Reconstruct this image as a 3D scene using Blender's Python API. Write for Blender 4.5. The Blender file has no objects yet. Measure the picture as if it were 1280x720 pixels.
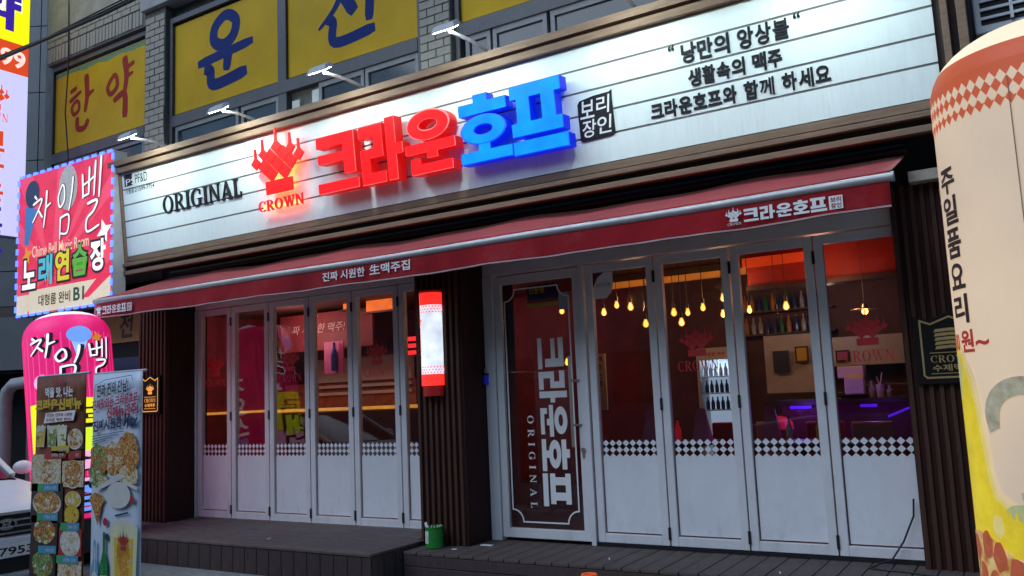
import bpy, bmesh, math, random
from mathutils import Vector, Matrix
random.seed(7)
sc = bpy.context.scene
COL = sc.collection
R = math.radians

# ------------------------------------------------------------------ camera
def make_camera():
    yaw, pitch, roll = .55, .124, -.044
    cy, sy = math.cos(yaw), math.sin(yaw)
    f = Vector((-sy*math.cos(pitch), cy*math.cos(pitch), math.sin(pitch)))
    r = Vector((cy, sy, 0)); u = r.cross(f)
    c, s = math.cos(roll), math.sin(roll)
    r2 = r*c + u*s; u2 = u*c - r*s
    cam = bpy.data.cameras.new('camera')
    cam.sensor_width = 36; cam.lens = 1064.3/1280*36
    cam.clip_start = .05; cam.clip_end = 500
    o = bpy.data.objects.new('camera', cam); COL.objects.link(o)
    m = Matrix.Identity(4)
    for i in range(3):
        m[i][0] = r2[i]; m[i][1] = u2[i]; m[i][2] = -f[i]
    m[0][3], m[1][3], m[2][3] = 3.402, -6.818, 1.284
    o.matrix_world = m
    sc.camera = o
make_camera()

# ------------------------------------------------------------------ light (dusk, open sky over the street behind the camera)
SUN_EL, SUN_ROT = R(4), R(205)
w = bpy.data.worlds.new('World'); sc.world = w; w.use_nodes = True
nt = w.node_tree
sky = nt.nodes.new('ShaderNodeTexSky'); sky.sky_type = 'NISHITA'; sky.sun_disc = False
sky.sun_elevation = SUN_EL; sky.sun_rotation = SUN_ROT; sky.air_density = 1.2; sky.dust_density = 1.2; sky.ozone_density = 4.5
nt.links.new(sky.outputs[0], nt.nodes['Background'].inputs[0])
nt.nodes['Background'].inputs[1].default_value = .15
sl = bpy.data.lights.new('sun', 'SUN'); sl.energy = .55; sl.angle = R(50); sl.color = (.78, .87, 1)
so = bpy.data.objects.new('sun', sl); COL.objects.link(so)
sd = Vector((math.sin(SUN_ROT)*math.cos(SUN_EL), math.cos(SUN_ROT)*math.cos(SUN_EL), math.sin(SUN_EL)+.9)).normalized()
so.rotation_euler = sd.to_track_quat('Z', 'Y').to_euler(); so.location = sd*40
sc.view_settings.view_transform = 'Standard'; sc.view_settings.look = 'None'
sc.view_settings.exposure = 1.72; sc.view_settings.gamma = 1

# ------------------------------------------------------------------ materials
MATS = {}
def mat(name, col, rough=.6, var=.18, scale=6, bump=0., bscale=60, metal=0, emit=None, es=0, streak=None, spec=.5, coat=0, evar=0, dirt=None, sheen=0):
    if name in MATS: return MATS[name]
    m = bpy.data.materials.new(name); m.use_nodes = True; n = m.node_tree; L = n.links
    b = n.nodes['Principled BSDF']
    b.inputs['Roughness'].default_value = rough; b.inputs['Metallic'].default_value = metal
    b.inputs['Specular IOR Level'].default_value = spec; b.inputs['Coat Weight'].default_value = coat
    tc = n.nodes.new('ShaderNodeTexCoord'); mp = n.nodes.new('ShaderNodeMapping')
    L.new(tc.outputs['Object'], mp.inputs[0])
    if streak: mp.inputs['Scale'].default_value = streak
    nz = n.nodes.new('ShaderNodeTexNoise'); nz.inputs['Scale'].default_value = scale; nz.inputs['Detail'].default_value = 6
    nz.inputs['Roughness'].default_value = .65
    L.new(mp.outputs[0], nz.inputs[0])
    rp = n.nodes.new('ShaderNodeValToRGB'); e = rp.color_ramp.elements
    e[0].position = .3; e[1].position = .72
    e[0].color = (*[max(0, c*(1-var)) for c in col], 1); e[1].color = (*[min(1, c*(1+var)) for c in col], 1)
    L.new(nz.outputs[0], rp.inputs[0]); L.new(rp.outputs[0], b.inputs['Base Color'])
    if sheen:
        b.inputs['Sheen Weight'].default_value = sheen; b.inputs['Sheen Roughness'].default_value = .35; b.inputs['Sheen Tint'].default_value = (1, .50, .50, 1)
    if dirt:                                     # (colour, amount, scale, stretch, low z, high z): grime in patches, thicker toward the low end
        dc_, am, dsc, dst, zl, zh = dirt
        m3 = n.nodes.new('ShaderNodeMapping'); m3.inputs['Scale'].default_value = dst; L.new(tc.outputs['Object'], m3.inputs[0])
        d1 = n.nodes.new('ShaderNodeTexNoise'); d1.inputs['Scale'].default_value = dsc; d1.inputs['Detail'].default_value = 9; d1.inputs['Roughness'].default_value = .7
        L.new(m3.outputs[0], d1.inputs[0])
        r4 = n.nodes.new('ShaderNodeMapRange'); r4.inputs[1].default_value = .50; r4.inputs[2].default_value = .74; L.new(d1.outputs[0], r4.inputs[0])
        sx = n.nodes.new('ShaderNodeSeparateXYZ'); L.new(tc.outputs['Object'], sx.inputs[0])
        r5 = n.nodes.new('ShaderNodeMapRange'); r5.inputs[1].default_value = zh; r5.inputs[2].default_value = zl; r5.inputs[3].default_value = .25; L.new(sx.outputs[2], r5.inputs[0])
        mu = n.nodes.new('ShaderNodeMath'); mu.operation = 'MULTIPLY'; L.new(r4.outputs[0], mu.inputs[0]); L.new(r5.outputs[0], mu.inputs[1])
        m4 = n.nodes.new('ShaderNodeMath'); m4.operation = 'MULTIPLY'; m4.inputs[1].default_value = am; L.new(mu.outputs[0], m4.inputs[0])
        mc = n.nodes.new('ShaderNodeMix'); mc.data_type = 'RGBA'; L.new(m4.outputs[0], mc.inputs[0]); L.new(rp.outputs[0], mc.inputs[6]); mc.inputs[7].default_value = (*dc_, 1)
        L.new(mc.outputs[2], b.inputs['Base Color'])
    if bump:
        n2 = n.nodes.new('ShaderNodeTexNoise'); n2.inputs['Scale'].default_value = bscale; n2.inputs['Detail'].default_value = 4
        L.new(mp.outputs[0], n2.inputs[0])
        bp = n.nodes.new('ShaderNodeBump'); bp.inputs['Strength'].default_value = bump; bp.inputs['Distance'].default_value = .01
        L.new(n2.outputs[0], bp.inputs['Height']); L.new(bp.outputs[0], b.inputs['Normal'])
    if emit:
        b.inputs['Emission Strength'].default_value = es*.335
        if evar:
            n3 = n.nodes.new('ShaderNodeTexNoise'); n3.inputs['Scale'].default_value = evar; n3.inputs['Detail'].default_value = 2
            L.new(tc.outputs['Object'], n3.inputs[0])
            r3 = n.nodes.new('ShaderNodeValToRGB'); q = r3.color_ramp.elements; q[0].position = .3; q[1].position = .7
            q[0].color = (*[c*.72 for c in emit], 1); q[1].color = (*[min(1, c*1.15) for c in emit], 1)
            L.new(n3.outputs[0], r3.inputs[0]); L.new(r3.outputs[0], b.inputs['Emission Color'])
        else: b.inputs['Emission Color'].default_value = (*emit, 1)
    MATS[name] = m; return m

def food(name, c1, c2, c3, scale=40, es=0):
    if name in MATS: return MATS[name]
    m = bpy.data.materials.new(name); m.use_nodes = True; n = m.node_tree; L = n.links; b = n.nodes['Principled BSDF']
    b.inputs['Roughness'].default_value = .45
    tc = n.nodes.new('ShaderNodeTexCoord'); v = n.nodes.new('ShaderNodeTexVoronoi'); v.inputs['Scale'].default_value = scale
    nz = n.nodes.new('ShaderNodeTexNoise'); nz.inputs['Scale'].default_value = scale*.8; nz.inputs['Detail'].default_value = 8
    L.new(tc.outputs['Object'], v.inputs[0]); L.new(tc.outputs['Object'], nz.inputs[0])
    mx = n.nodes.new('ShaderNodeMix'); mx.data_type = 'FLOAT'; mx.inputs[0].default_value = .5
    L.new(v.outputs['Distance'], mx.inputs[2]); L.new(nz.outputs[0], mx.inputs[3])
    rp = n.nodes.new('ShaderNodeValToRGB'); e = rp.color_ramp.elements
    e[0].position = .30; e[1].position = .74; e[0].color = (*c1, 1); e[1].color = (*c3, 1)
    k = e.new(.52); k.color = (*c2, 1)
    L.new(mx.outputs[0], rp.inputs[0]); L.new(rp.outputs[0], b.inputs['Base Color'])
    if es:
        L.new(rp.outputs[0], b.inputs['Emission Color']); b.inputs['Emission Strength'].default_value = es*.335
    MATS[name] = m; return m

def glass(name, tint=(.9, .92, .92), rough=.0, ior=1.45):
    if name in MATS: return MATS[name]
    m = bpy.data.materials.new(name); m.use_nodes = True; n = m.node_tree; L = n.links
    n.nodes.remove(n.nodes['Principled BSDF'])
    t = n.nodes.new('ShaderNodeBsdfTransparent'); t.inputs[0].default_value = (*tint, 1)
    g = n.nodes.new('ShaderNodeBsdfGlossy'); g.inputs['Roughness'].default_value = rough
    fr = n.nodes.new('ShaderNodeFresnel')
    ge = n.nodes.new('ShaderNodeNewGeometry'); mi = n.nodes.new('ShaderNodeMix'); mi.data_type = 'FLOAT'      # a thin pane reflects alike from both faces
    mi.inputs[2].default_value = ior; mi.inputs[3].default_value = 1/ior
    L.new(ge.outputs['Backfacing'], mi.inputs[0]); L.new(mi.outputs[0], fr.inputs[0])
    mx = n.nodes.new('ShaderNodeMixShader')
    L.new(fr.outputs[0], mx.inputs[0]); L.new(t.outputs[0], mx.inputs[1]); L.new(g.outputs[0], mx.inputs[2])
    L.new(mx.outputs[0], n.nodes['Material Output'].inputs[0])
    MATS[name] = m; return m

WHITE_SIGN = mat('sign_acrylic', (.73, .82, .80), .6, .03, 2, streak=(4, 1, .7), spec=.2, dirt=((.34, .34, .30), .22, 9, (5, 1, .35), .0, .9))
CHANNEL = mat('joint_channel', (.16, .15, .14), .5, .2, 20)
TAN = mat('frame_wood', (.20, .128, .080), .7, .25, 5, .25, 40, streak=(.6, 8, 8))
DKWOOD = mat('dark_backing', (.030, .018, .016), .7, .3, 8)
SLAT = mat('flute_wood', (.068, .030, .020), .6, .4, 7, .3, 50, streak=(10, 10, .5), spec=.2)
SIDEW = mat('side_wood', (.040, .014, .012), .65, .35, 7, .25, 50, streak=(10, 10, .6), spec=.18)
DECK = mat('deck_wood', (.105, .076, .068), .75, .4, 9, .4, 60, streak=(1, 6, 6), dirt=((.24, .22, .21), .5, 3.5, (1, 1.6, 1), -1, 1))
DECKY = mat('deck_wood_cross', (.092, .068, .058), .75, .4, 9, .4, 60, streak=(6, 1, 6), dirt=((.20, .18, .17), .5, 3.5, (1.6, 1, 1), -1, 1))
RISER = mat('riser_wood', (.058, .036, .034), .75, .4, 9, .4, 60, streak=(6, 6, 1))
ALU = mat('white_aluminium', (.70, .70, .70), .38, .06, 4, .05, 30, dirt=((.18, .17, .16), .3, 7, (1, 1, .4), .0, .6))
FILM = mat('frosted_film', (.74, .75, .77), .5, .05, 2.5, dirt=((.22, .20, .18), .32, 12, (1, 1, .45), .0, .42))
PRINTW = mat('white_print', (.78, .78, .76), .5, .04)
BLACK = mat('black_plastic', (.012, .012, .013), .4, .2)
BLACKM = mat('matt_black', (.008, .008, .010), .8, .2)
LETBLACK = mat('black_letter', (.010, .010, .013), .6, .2, spec=.25)
RUBBER = mat('gasket_rubber', (.015, .015, .015), .7, .2)
AWN = mat('awning_fabric', (.30, .011, .016), .85, .22, 1.6, .35, 14, spec=.15, sheen=.95, dirt=((.34, .10, .10), .35, 3, (1, 1, 1), -.6, .1))
AWNV = AWN
SILVER = mat('silver_bar', (.40, .40, .40), .5, .15, 10, metal=.35)
BEIGE = mat('beige_metal', (.42, .36, .27), .5, .3, 12, .1)
STEEL = mat('brushed_steel', (.55, .52, .47), .3, .1, 10, metal=.9)
BRICK = mat('pale_brick', (.33, .305, .25), .75, .25, 3, .3, 90)
MORTAR = mat('dark_mortar', (.13, .125, .11), .9, .25, 20, .2, 120)
CONC = mat('grey_concrete', (.33, .33, .32), .85, .2, 4, .3, 60)
WFRAME = mat('dark_window_frame', (.055, .055, .062), .45, .2, 8)
WFRAME2 = mat('grey_window_frame', (.16, .16, .17), .45, .2, 8)
DPANE = mat('dark_pane', (.020, .028, .033), .08, .4, 1.2)
YFILM = mat('yellow_film', (.56, .335, .008), .5, .14, 1.2, .10, 3, dirt=((.40, .30, .05), .4, 3, (2, 1, .5), 4, 8), spec=.12)
BRUSHR = mat('red_brush_ink', (.30, .025, .02), .6, .1, spec=.1)
BRUSHB = mat('blue_brush_ink', (.008, .025, .15), .6, .1, spec=.1)
TORN = mat('green_torn_film', (.09, .22, .11), .6, .4, 30)
REDF = mat('red_letter_face', (.06, .002, .002), .5, .05, emit=(1, .008, .012), es=1.35, evar=2.2, spec=.15)
REDS = mat('red_letter_return', (.42, .012, .012), .4, .1, emit=(1, .008, .01), es=.34, spec=.2)
REDE = mat('red_letter_rim', (.8, .25, .22), .35, .1, emit=(1, .12, .1), es=.75)
BLUF = mat('blue_letter_face', (.002, .01, .08), .5, .05, emit=(.0, .21, 1), es=1.6, evar=4.5, spec=.15)
BLUS = mat('blue_letter_return', (.005, .015, .24), .4, .1, emit=(.0, .02, 1), es=.5, spec=.2)
BLUE_E = mat('blue_letter_rim', (.05, .1, .8), .35, .1, emit=(.0, .06, 1), es=.8)
CROWNF = mat('crown_face', (.30, .006, .006), .5, .08, emit=(1, .008, .010), es=.75, spec=.2)
HALO = mat('crown_halo', (.3, .1, .02), .5, .05, emit=(1, .075, .02), es=14)
LED = mat('led_white', (1, 1, 1), .5, 0, emit=(.86, 1, .97), es=170)
LAMPW = mat('lamp_body', (.42, .43, .43), .4, .1)
LEDB = mat('led_blue', (.1, .2, 1), .5, 0, emit=(.05, .12, 1), es=3)
PINK = mat('karaoke_red', (.50, .012, .05), .5, .12, 4, emit=(.95, .025, .09), es=.62, evar=5)
PINKL = mat('karaoke_ray', (.55, .04, .09), .5, .1, emit=(.95, .07, .14), es=.6)
CREAM = mat('karaoke_cream', (.75, .66, .50), .5, .1, emit=(.9, .72, .45), es=.4)
WLIT = mat('lit_white', (.75, .75, .75), .5, .03, emit=(.95, .9, .92), es=.7)
INK = mat('ink_black', (.012, .008, .014), .5, .1)
MICB = mat('mic_blue', (.03, .22, .50), .35, .2, 30, emit=(.05, .3, .7), es=.2)
MICH = mat('mic_head', (.02, .08, .16), .6, .4, 90)
BALLW = mat('mirror_ball_print', (.55, .53, .48), .5, .3, 30, emit=(.8, .75, .7), es=.15)
CYANP = mat('print_cyan', (.10, .55, .62), .5, .05, emit=(.1, .6, .7), es=.35)
YELP = mat('print_yellow', (.80, .66, .02), .5, .05, emit=(.9, .72, .02), es=.40)
GRNP = mat('print_green', (.12, .46, .06), .5, .05, emit=(.15, .5, .05), es=.35)
ORGP = mat('print_orange', (.85, .33, .02), .5, .05, emit=(.9, .35, .02), es=.4)
DKGREEN = mat('print_dark_green', (.01, .12, .06), .5, .05)
BXY = mat('lightbox_yellow', (.8, .75, .02), .4, .03, emit=(.95, .90, .0), es=.95)
BXW = mat('lightbox_white', (.7, .7, .8), .4, .03, emit=(.62, .60, .95), es=.85)
BXR = mat('lightbox_red', (.8, .1, .02), .4, .03, emit=(1, .09, .02), es=.6)
BXB = mat('lightbox_blue', (.03, .01, .35), .4, .03, emit=(.06, .02, .5), es=.55)
BXT = mat('lightbox_lettering', (.9, .8, .75), .4, .03, emit=(1, .72, .62), es=.9)
BXWH = mat('lightbox_outline', (.9, .9, .9), .4, .03, emit=(1, 1, 1), es=.95)
IPINK = mat('inflatable_pink', (.55, .012, .17), .5, .1, 4, .6, 5, emit=(1, .010, .17), es=.62, evar=2)
IPINKR = mat('inflatable_stripe', (.72, .08, .30), .5, .06, emit=(1, .07, .30), es=.66)
IWHITE = mat('inflatable_white', (.75, .7, .8), .5, .04, 4, emit=(.78, .62, .92), es=.6)
IPRW = mat('inflatable_white_print', (.8, .8, .85), .5, .04, emit=(.95, .9, 1), es=.85)
IYEL = mat('inflatable_yellow', (.8, .75, .02), .5, .04, emit=(.95, .85, .0), es=.8)
ILIME = mat('inflatable_lime', (.6, .8, .02), .5, .04, emit=(.7, .9, .02), es=.8)
IBLUE = mat('inflatable_blue', (.2, .4, .9), .5, .1, 12, emit=(.15, .35, .95), es=.65)
ILPINK = mat('inflatable_light_pink', (.8, .4, .6), .5, .04, emit=(.95, .42, .68), es=.75)
BCREAM = mat('balloon_cream', (.58, .50, .40), .55, .08, 1.5, .55, 3.5, emit=(.86, .60, .34), es=.48, evar=1.2)
BTOP = mat('balloon_top', (.66, .58, .44), .55, .05, 2, .5, 5, emit=(1, .80, .48), es=.65)
BORG = mat('balloon_orange', (.52, .075, .025), .55, .08, 3, .5, 5, emit=(.85, .17, .05), es=.30)
BINK = mat('balloon_ink', (.045, .028, .025), .6, .1)
BRED = mat('balloon_red', (.55, .05, .04), .6, .1, emit=(.7, .06, .04), es=.15)
BYEL = mat('balloon_yellow_wash', (.70, .50, .03), .55, .35, 5, .5, 3.5, emit=(.95, .68, .02), es=.40, evar=3)
BGRN = mat('balloon_green_wash', (.52, .50, .22), .55, .35, 7, emit=(.62, .66, .30), es=.25, evar=4)
BGRY = mat('balloon_grey_wash', (.34, .32, .22), .6, .55, 22, emit=(.62, .56, .38), es=.30, evar=26)
PASTA = food('pasta_print', (.45, .16, .03), (.75, .46, .14), (.85, .66, .30), 22, .30)
TOMATO = mat('tomato_print', (.55, .12, .05), .5, .3, 20, emit=(.75, .16, .06), es=.2)
F1 = food('food_fried', (.16, .05, .015), (.55, .24, .06), (.70, .45, .16), 55)
F2 = food('food_noodle', (.30, .16, .06), (.62, .48, .28), (.75, .68, .52), 70)
F3 = food('food_red', (.12, .02, .015), (.45, .16, .04), (.65, .42, .10), 60)
F4 = food('food_green', (.03, .07, .015), (.18, .28, .06), (.55, .50, .30), 70)
F5 = food('food_rice', (.40, .36, .26), (.66, .62, .50), (.72, .70, .62), 80)
PBROWN = mat('poster_brown', (.21, .070, .036), .5, .35, 5, streak=(3, 3, .6), spec=.2)
PBLUE = mat('poster_blue', (.60, .66, .74), .38, .12, 2)
PLATE = mat('plate_print', (.60, .58, .53), .4, .08)
PLATED = mat('pan_print', (.03, .025, .025), .4, .1)
PINKT = mat('crimson_text', (.42, .015, .06), .5, .05)
NAVY = mat('navy_text', (.02, .03, .10), .5, .05)
PYEL = mat('poster_yellow', (.62, .40, .03), .5, .05)
PRED = mat('poster_red', (.38, .03, .03), .5, .1)
PTEAL = mat('poster_teal', (.06, .28, .42), .5, .1)
PGREEN = mat('poster_green', (.05, .33, .12), .5, .1)
BEER = mat('beer_print', (.66, .43, .05), .4, .3, 7)
BEERL = mat('beer_light_print', (.66, .62, .38), .4, .15, 6)
BEERD = mat('beer_amber_print', (.55, .24, .03), .4, .35, 12)
BOTG = mat('green_bottle_print', (.02, .20, .05), .25, .2)
BOTB = mat('blue_bottle_print', (.16, .34, .52), .25, .2)
BARK = mat('plaque_board', (.009, .008, .008), .5, .2, spec=.15)
GOLD = mat('gold_line', (.50, .36, .14), .35, .15, metal=.4)
GOLDL = mat('gold_lit', (.6, .30, .06), .4, .1, emit=(1, .42, .06), es=.75)
SCON = mat('sconce_white', (.8, .8, .9), .4, .03, emit=(.74, .82, 1), es=.92, evar=9)
SCONR = mat('sconce_red', (.8, .03, .03), .4, .03, emit=(1, .03, .02), es=.95)
SCOND = mat('sconce_dark_red', (.25, .01, .01), .4, .05, emit=(.5, .01, .01), es=.12)
PINKD = mat('sconce_pink_dot', (.8, .2, .3), .4, .03, emit=(1, .16, .2), es=.8)
MAROON = mat('door_film_maroon', (.085, .022, .022), .35, .15)
GLASS = glass('window_glass', (.88, .89, .89), 0, 1.5)
GLASSB = glass('bulb_glass', (.95, .9, .8), .02)
def bulb_halo():  # orange halo around the filament, put into the bulb shell as emission
    m = bpy.data.materials.new('bulb_halo_shell'); m.use_nodes = True; n = m.node_tree; L = n.links
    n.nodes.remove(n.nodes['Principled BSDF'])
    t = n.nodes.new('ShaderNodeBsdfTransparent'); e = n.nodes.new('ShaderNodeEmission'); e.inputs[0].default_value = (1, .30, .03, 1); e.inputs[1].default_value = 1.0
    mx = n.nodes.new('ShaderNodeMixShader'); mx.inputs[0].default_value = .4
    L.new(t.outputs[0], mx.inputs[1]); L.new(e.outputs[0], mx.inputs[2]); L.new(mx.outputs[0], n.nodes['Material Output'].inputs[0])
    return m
BULBHALO = bulb_halo()
CANG = mat('green_tin', (.015, .24, .03), .35, .25, 25)
CANW = mat('tin_label', (.6, .62, .58), .5, .4, 30)
ORANGE = mat('orange_plastic', (.85, .12, .02), .5, .15, emit=(1, .15, .02), es=.12)
PADB = mat('padlock_blue', (.02, .03, .40), .35, .1, emit=(.01, .02, .6), es=.12)
CARW = mat('car_white', (.74, .75, .78), .42, .03, coat=.12, spec=.3)
CARG = mat('car_grey', (.16, .17, .18), .2, .05, coat=.6)
CHROME = mat('chrome', (.75, .75, .75), .12, .05, metal=1)
CARGL = mat('car_glass', (.01, .012, .014), .04, .1)
HEADL = mat('headlight', (.35, .38, .42), .08, .1, metal=.4)
TYRE = mat('tyre', (.015, .015, .015), .8, .2)
PAVE = mat('pavement', (.20, .205, .20), .85, .35, 14, .5, 90)
ROAD = mat('asphalt', (.055, .055, .057), .9, .3, 12, .5, 120)
TILEG = mat('grey_tile', (.17, .18, .185), .35, .12, 2)
PIPE = mat('pipe_grey', (.32, .34, .34), .4, .15, 8)
DUCT = mat('dull_grey_metal', (.13, .135, .13), .5, .3, 6)
NAVYW = mat('navy_panel', (.02, .025, .08), .5, .2)
BANY = mat('yellow_banner', (.50, .34, .10), .6, .12)
WIRE = mat('black_cable', (.01, .01, .01), .6, .1)
WIREW = mat('white_cable', (.5, .5, .48), .5, .1)
ACW = mat('ac_white', (.50, .52, .53), .45, .08)
IW = mat('interior_wall', (.16, .022, .026), .6, .35, 3)
IWR = mat('interior_red', (.30, .022, .016), .5, .25, 3)
IFL = mat('interior_floor', (.05, .04, .04), .5, .2)
ICE = mat('interior_ceiling', (.075, .028, .022), .7, .2)
IBAND = mat('interior_white_panel', (.52, .50, .49), .5, .1)
IDK = mat('interior_dark_wood', (.05, .028, .022), .45, .3, 6)
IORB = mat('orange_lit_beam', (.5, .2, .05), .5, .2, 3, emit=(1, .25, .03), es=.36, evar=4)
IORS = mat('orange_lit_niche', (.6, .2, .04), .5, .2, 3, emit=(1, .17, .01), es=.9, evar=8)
ILINE = mat('warm_led_line', (.6, .3, .1), .5, .1, emit=(1, .42, .06), es=.6, evar=9)
IBRICK = mat('interior_brick', (.24, .085, .05), .7, .4, 12)
FIL = mat('filament', (1, .6, .2), .5, 0, emit=(1, .46, .09), es=9)
FIL2 = mat('dim_filament', (1, .6, .2), .5, 0, emit=(1, .38, .06), es=5)
FILG = mat('bulb_glow', (1, .6, .2), .5, 0, emit=(1, .36, .03), es=1.6)
PURP = mat('purple_neon', (.2, .05, .8), .5, 0, emit=(.10, .015, 1), es=.6, evar=9)
MAGE = mat('magenta_card', (.45, .12, .28), .5, .15, 6)
FRW = mat('fridge_white', (.60, .62, .64), .35, .04)
FRL = mat('fridge_light', (.8, .85, .9), .4, .03, emit=(.62, .78, 1), es=.42)
BTL = mat('bottle_blue', (.03, .06, .22), .2, .4, 30)
BTL2 = mat('bottle_pale', (.4, .45, .5), .2, .4, 30)
CHAIRP = mat('pink_chair', (.38, .20, .20), .6, .15)
CHAIRR = mat('red_lamp_shade', (.45, .02, .03), .5, .1, emit=(.6, .01, .03), es=.25)
SPOT = mat('ceiling_spot', (1, 1, 1), .5, 0, emit=(1, .85, .7), es=5)
NEONR = mat('red_neon', (1, .05, .05), .5, 0, emit=(1, .02, .03), es=1.3)
OPPW = mat('opposite_wall', (.20, .19, .175), .85, .25, 2, .2, 40)

# ------------------------------------------------------------------ building blocks
W = {}
def wl(o): return W.get(o.name, Vector((0, 0, 0))) if o else Vector((0, 0, 0))
def tag(o, label=None, cat=None, group=None, kind=None):
    if label: o['label'] = label
    if cat: o['category'] = cat
    if group: o['group'] = group
    if kind: o['kind'] = kind
    return o
def thing(name, label, cat, loc=(0, 0, 0), group=None, rot=(0, 0, 0)):
    o = bpy.data.objects.new(name, None); COL.objects.link(o); o.empty_display_size = .1
    o.location = loc; o.rotation_euler = rot
    W[o.name] = Vector(loc)
    return tag(o, label, cat, group)
def link(name, me, m, parent, local):
    if m is not None:
        me.materials.clear()
        for x in (m if isinstance(m, (list, tuple)) else [m]): me.materials.append(x)
    o = bpy.data.objects.new(name, me); COL.objects.link(o)
    if parent: o.parent = parent
    W[o.name] = wl(parent)
    return o
class MB:
    def __init__(s): s.v = []; s.f = []; s.m = []; s.k = 0
    def add(s, vs, fs, mi=0):
        n = len(s.v); s.v += [tuple(p) for p in vs]
        for f in fs: s.f.append([n+i for i in f]); s.m.append(mi)
        return s
    def box(s, x0, y0, z0, x1, y1, z1, mi=0):
        if x0 > x1: x0, x1 = x1, x0
        if y0 > y1: y0, y1 = y1, y0
        if z0 > z1: z0, z1 = z1, z0
        v = [(x0,y0,z0),(x1,y0,z0),(x1,y1,z0),(x0,y1,z0),(x0,y0,z1),(x1,y0,z1),(x1,y1,z1),(x0,y1,z1)]
        return s.add(v, [(0,3,2,1),(4,5,6,7),(0,1,5,4),(1,2,6,5),(2,3,7,6),(3,0,4,7)], mi)
    def bar(s, p, q, wx, wy, mi=0):
        p, q = Vector(p), Vector(q); d = (q-p).normalized()
        a = d.cross(Vector((0, 0, 1)));
        if a.length < 1e-4: a = Vector((1, 0, 0))
        a.normalize(); b = a.cross(d)
        vs = [c + a*i*wx/2 + b*j*wy/2 for c in (p, q) for i, j in ((-1,-1),(1,-1),(1,1),(-1,1))]
        return s.add(vs, [(0,1,2,3),(7,6,5,4),(0,4,5,1),(1,5,6,2),(2,6,7,3),(3,7,4,0)], mi)
    def tube(s, pts, r, n=8, mi=0, caps=True):
        pts = [Vector(p) for p in pts]; rs = r if isinstance(r, (list, tuple)) else [r]*len(pts)
        rings = []; a = None
        for i, p in enumerate(pts):
            d = (pts[min(i+1, len(pts)-1)] - pts[max(i-1, 0)]).normalized()
            if a is None:
                a = d.cross(Vector((0, 0, 1)))
                if a.length < 1e-3: a = d.cross(Vector((1, 0, 0)))
            a = (a - d*a.dot(d)).normalized(); b = d.cross(a)
            rings.append([p + (a*math.cos(t) + b*math.sin(t))*rs[i] for t in [2*math.pi*k/n for k in range(n)]])
        vs = [v for g in rings for v in g]; fs = []
        for i in range(len(pts)-1):
            for k in range(n): fs.append((i*n+k, i*n+(k+1) % n, (i+1)*n+(k+1) % n, (i+1)*n+k))
        if caps: fs += [tuple(range(n))[::-1], tuple(range((len(pts)-1)*n, len(pts)*n))]
        return s.add(vs, fs, mi)
    def lathe(s, cx, cy, prof, n=24, mi=0, mis=None):
        vs = []; L = len(prof)
        for r, z in prof:
            for k in range(n):
                t = 2*math.pi*k/n; vs.append((cx+r*math.cos(t), cy+r*math.sin(t), z))
        b = len(s.v); s.v += vs
        for i in range(L-1):
            for k in range(n):
                s.f.append([b+i*n+k, b+i*n+(k+1) % n, b+(i+1)*n+(k+1) % n, b+(i+1)*n+k]); s.m.append(mis[i] if mis else mi)
        if prof[0][0] > 1e-4: s.f.append([b+k for k in range(n)][::-1]); s.m.append(mi)
        if prof[-1][0] > 1e-4: s.f.append([b+(L-1)*n+k for k in range(n)]); s.m.append(mi)
        return s
    def poly(s, pts, y, mi=0, step=.00005, flip=False):
        """flat print: a polygon in the XZ plane facing -Y, each piece laid a hair over the one before"""
        s.k += 1; yy = y - s.k*step
        a = sum(pts[i][0]*pts[(i+1) % len(pts)][1]-pts[(i+1) % len(pts)][0]*pts[i][1] for i in range(len(pts)))
        if a < 0: pts = pts[::-1]
        return s.add([(p[0], yy, p[1]) for p in pts], [tuple(range(len(pts)))], mi)
    def prism(s, pts, y0, y1, mi=0, mside=None):
        """polygon in XZ extruded from y0 (front) to y1"""
        n = len(pts)
        a = sum(pts[i][0]*pts[(i+1) % n][1]-pts[(i+1) % n][0]*pts[i][1] for i in range(n))
        if a < 0: pts = pts[::-1]
        vs = [(p[0], y0, p[1]) for p in pts] + [(p[0], y1, p[1]) for p in pts]
        s.add(vs, [tuple(range(n)), tuple(range(2*n-1, n-1, -1))], mi)
        b = len(s.v)-2*n
        for i in range(n):
            s.f.append([b+i, b+n+i, b+n+(i+1) % n, b+(i+1) % n]); s.m.append(mi if mside is None else mside)
        return s
    def ring(s, cx, cz, rx, rz, ix, iz, y0, y1=None, a0=0, a1=360, n=28, mi=0, mside=None):
        s.k += 1
        if y1 is None: y0 = y0 - s.k*.00005
        full = abs(a1-a0) >= 360; N = n if full else n+1
        T = [R(a0+(a1-a0)*k/n) for k in range(N)]
        o = [(cx+rx*math.cos(t), cz+rz*math.sin(t)) for t in T]; i_ = [(cx+ix*math.cos(t), cz+iz*math.sin(t)) for t in T]
        vs = [(p[0], y0, p[1]) for p in o]+[(p[0], y0, p[1]) for p in i_]
        fs = []
        for k in range(n):
            q = (k+1) % N; fs.append((k, q, N+q, N+k))
        # orient to -Y
        fs = [f if a1 > a0 else f[::-1] for f in fs]
        b = len(s.v); s.add(vs, fs, mi)
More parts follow.
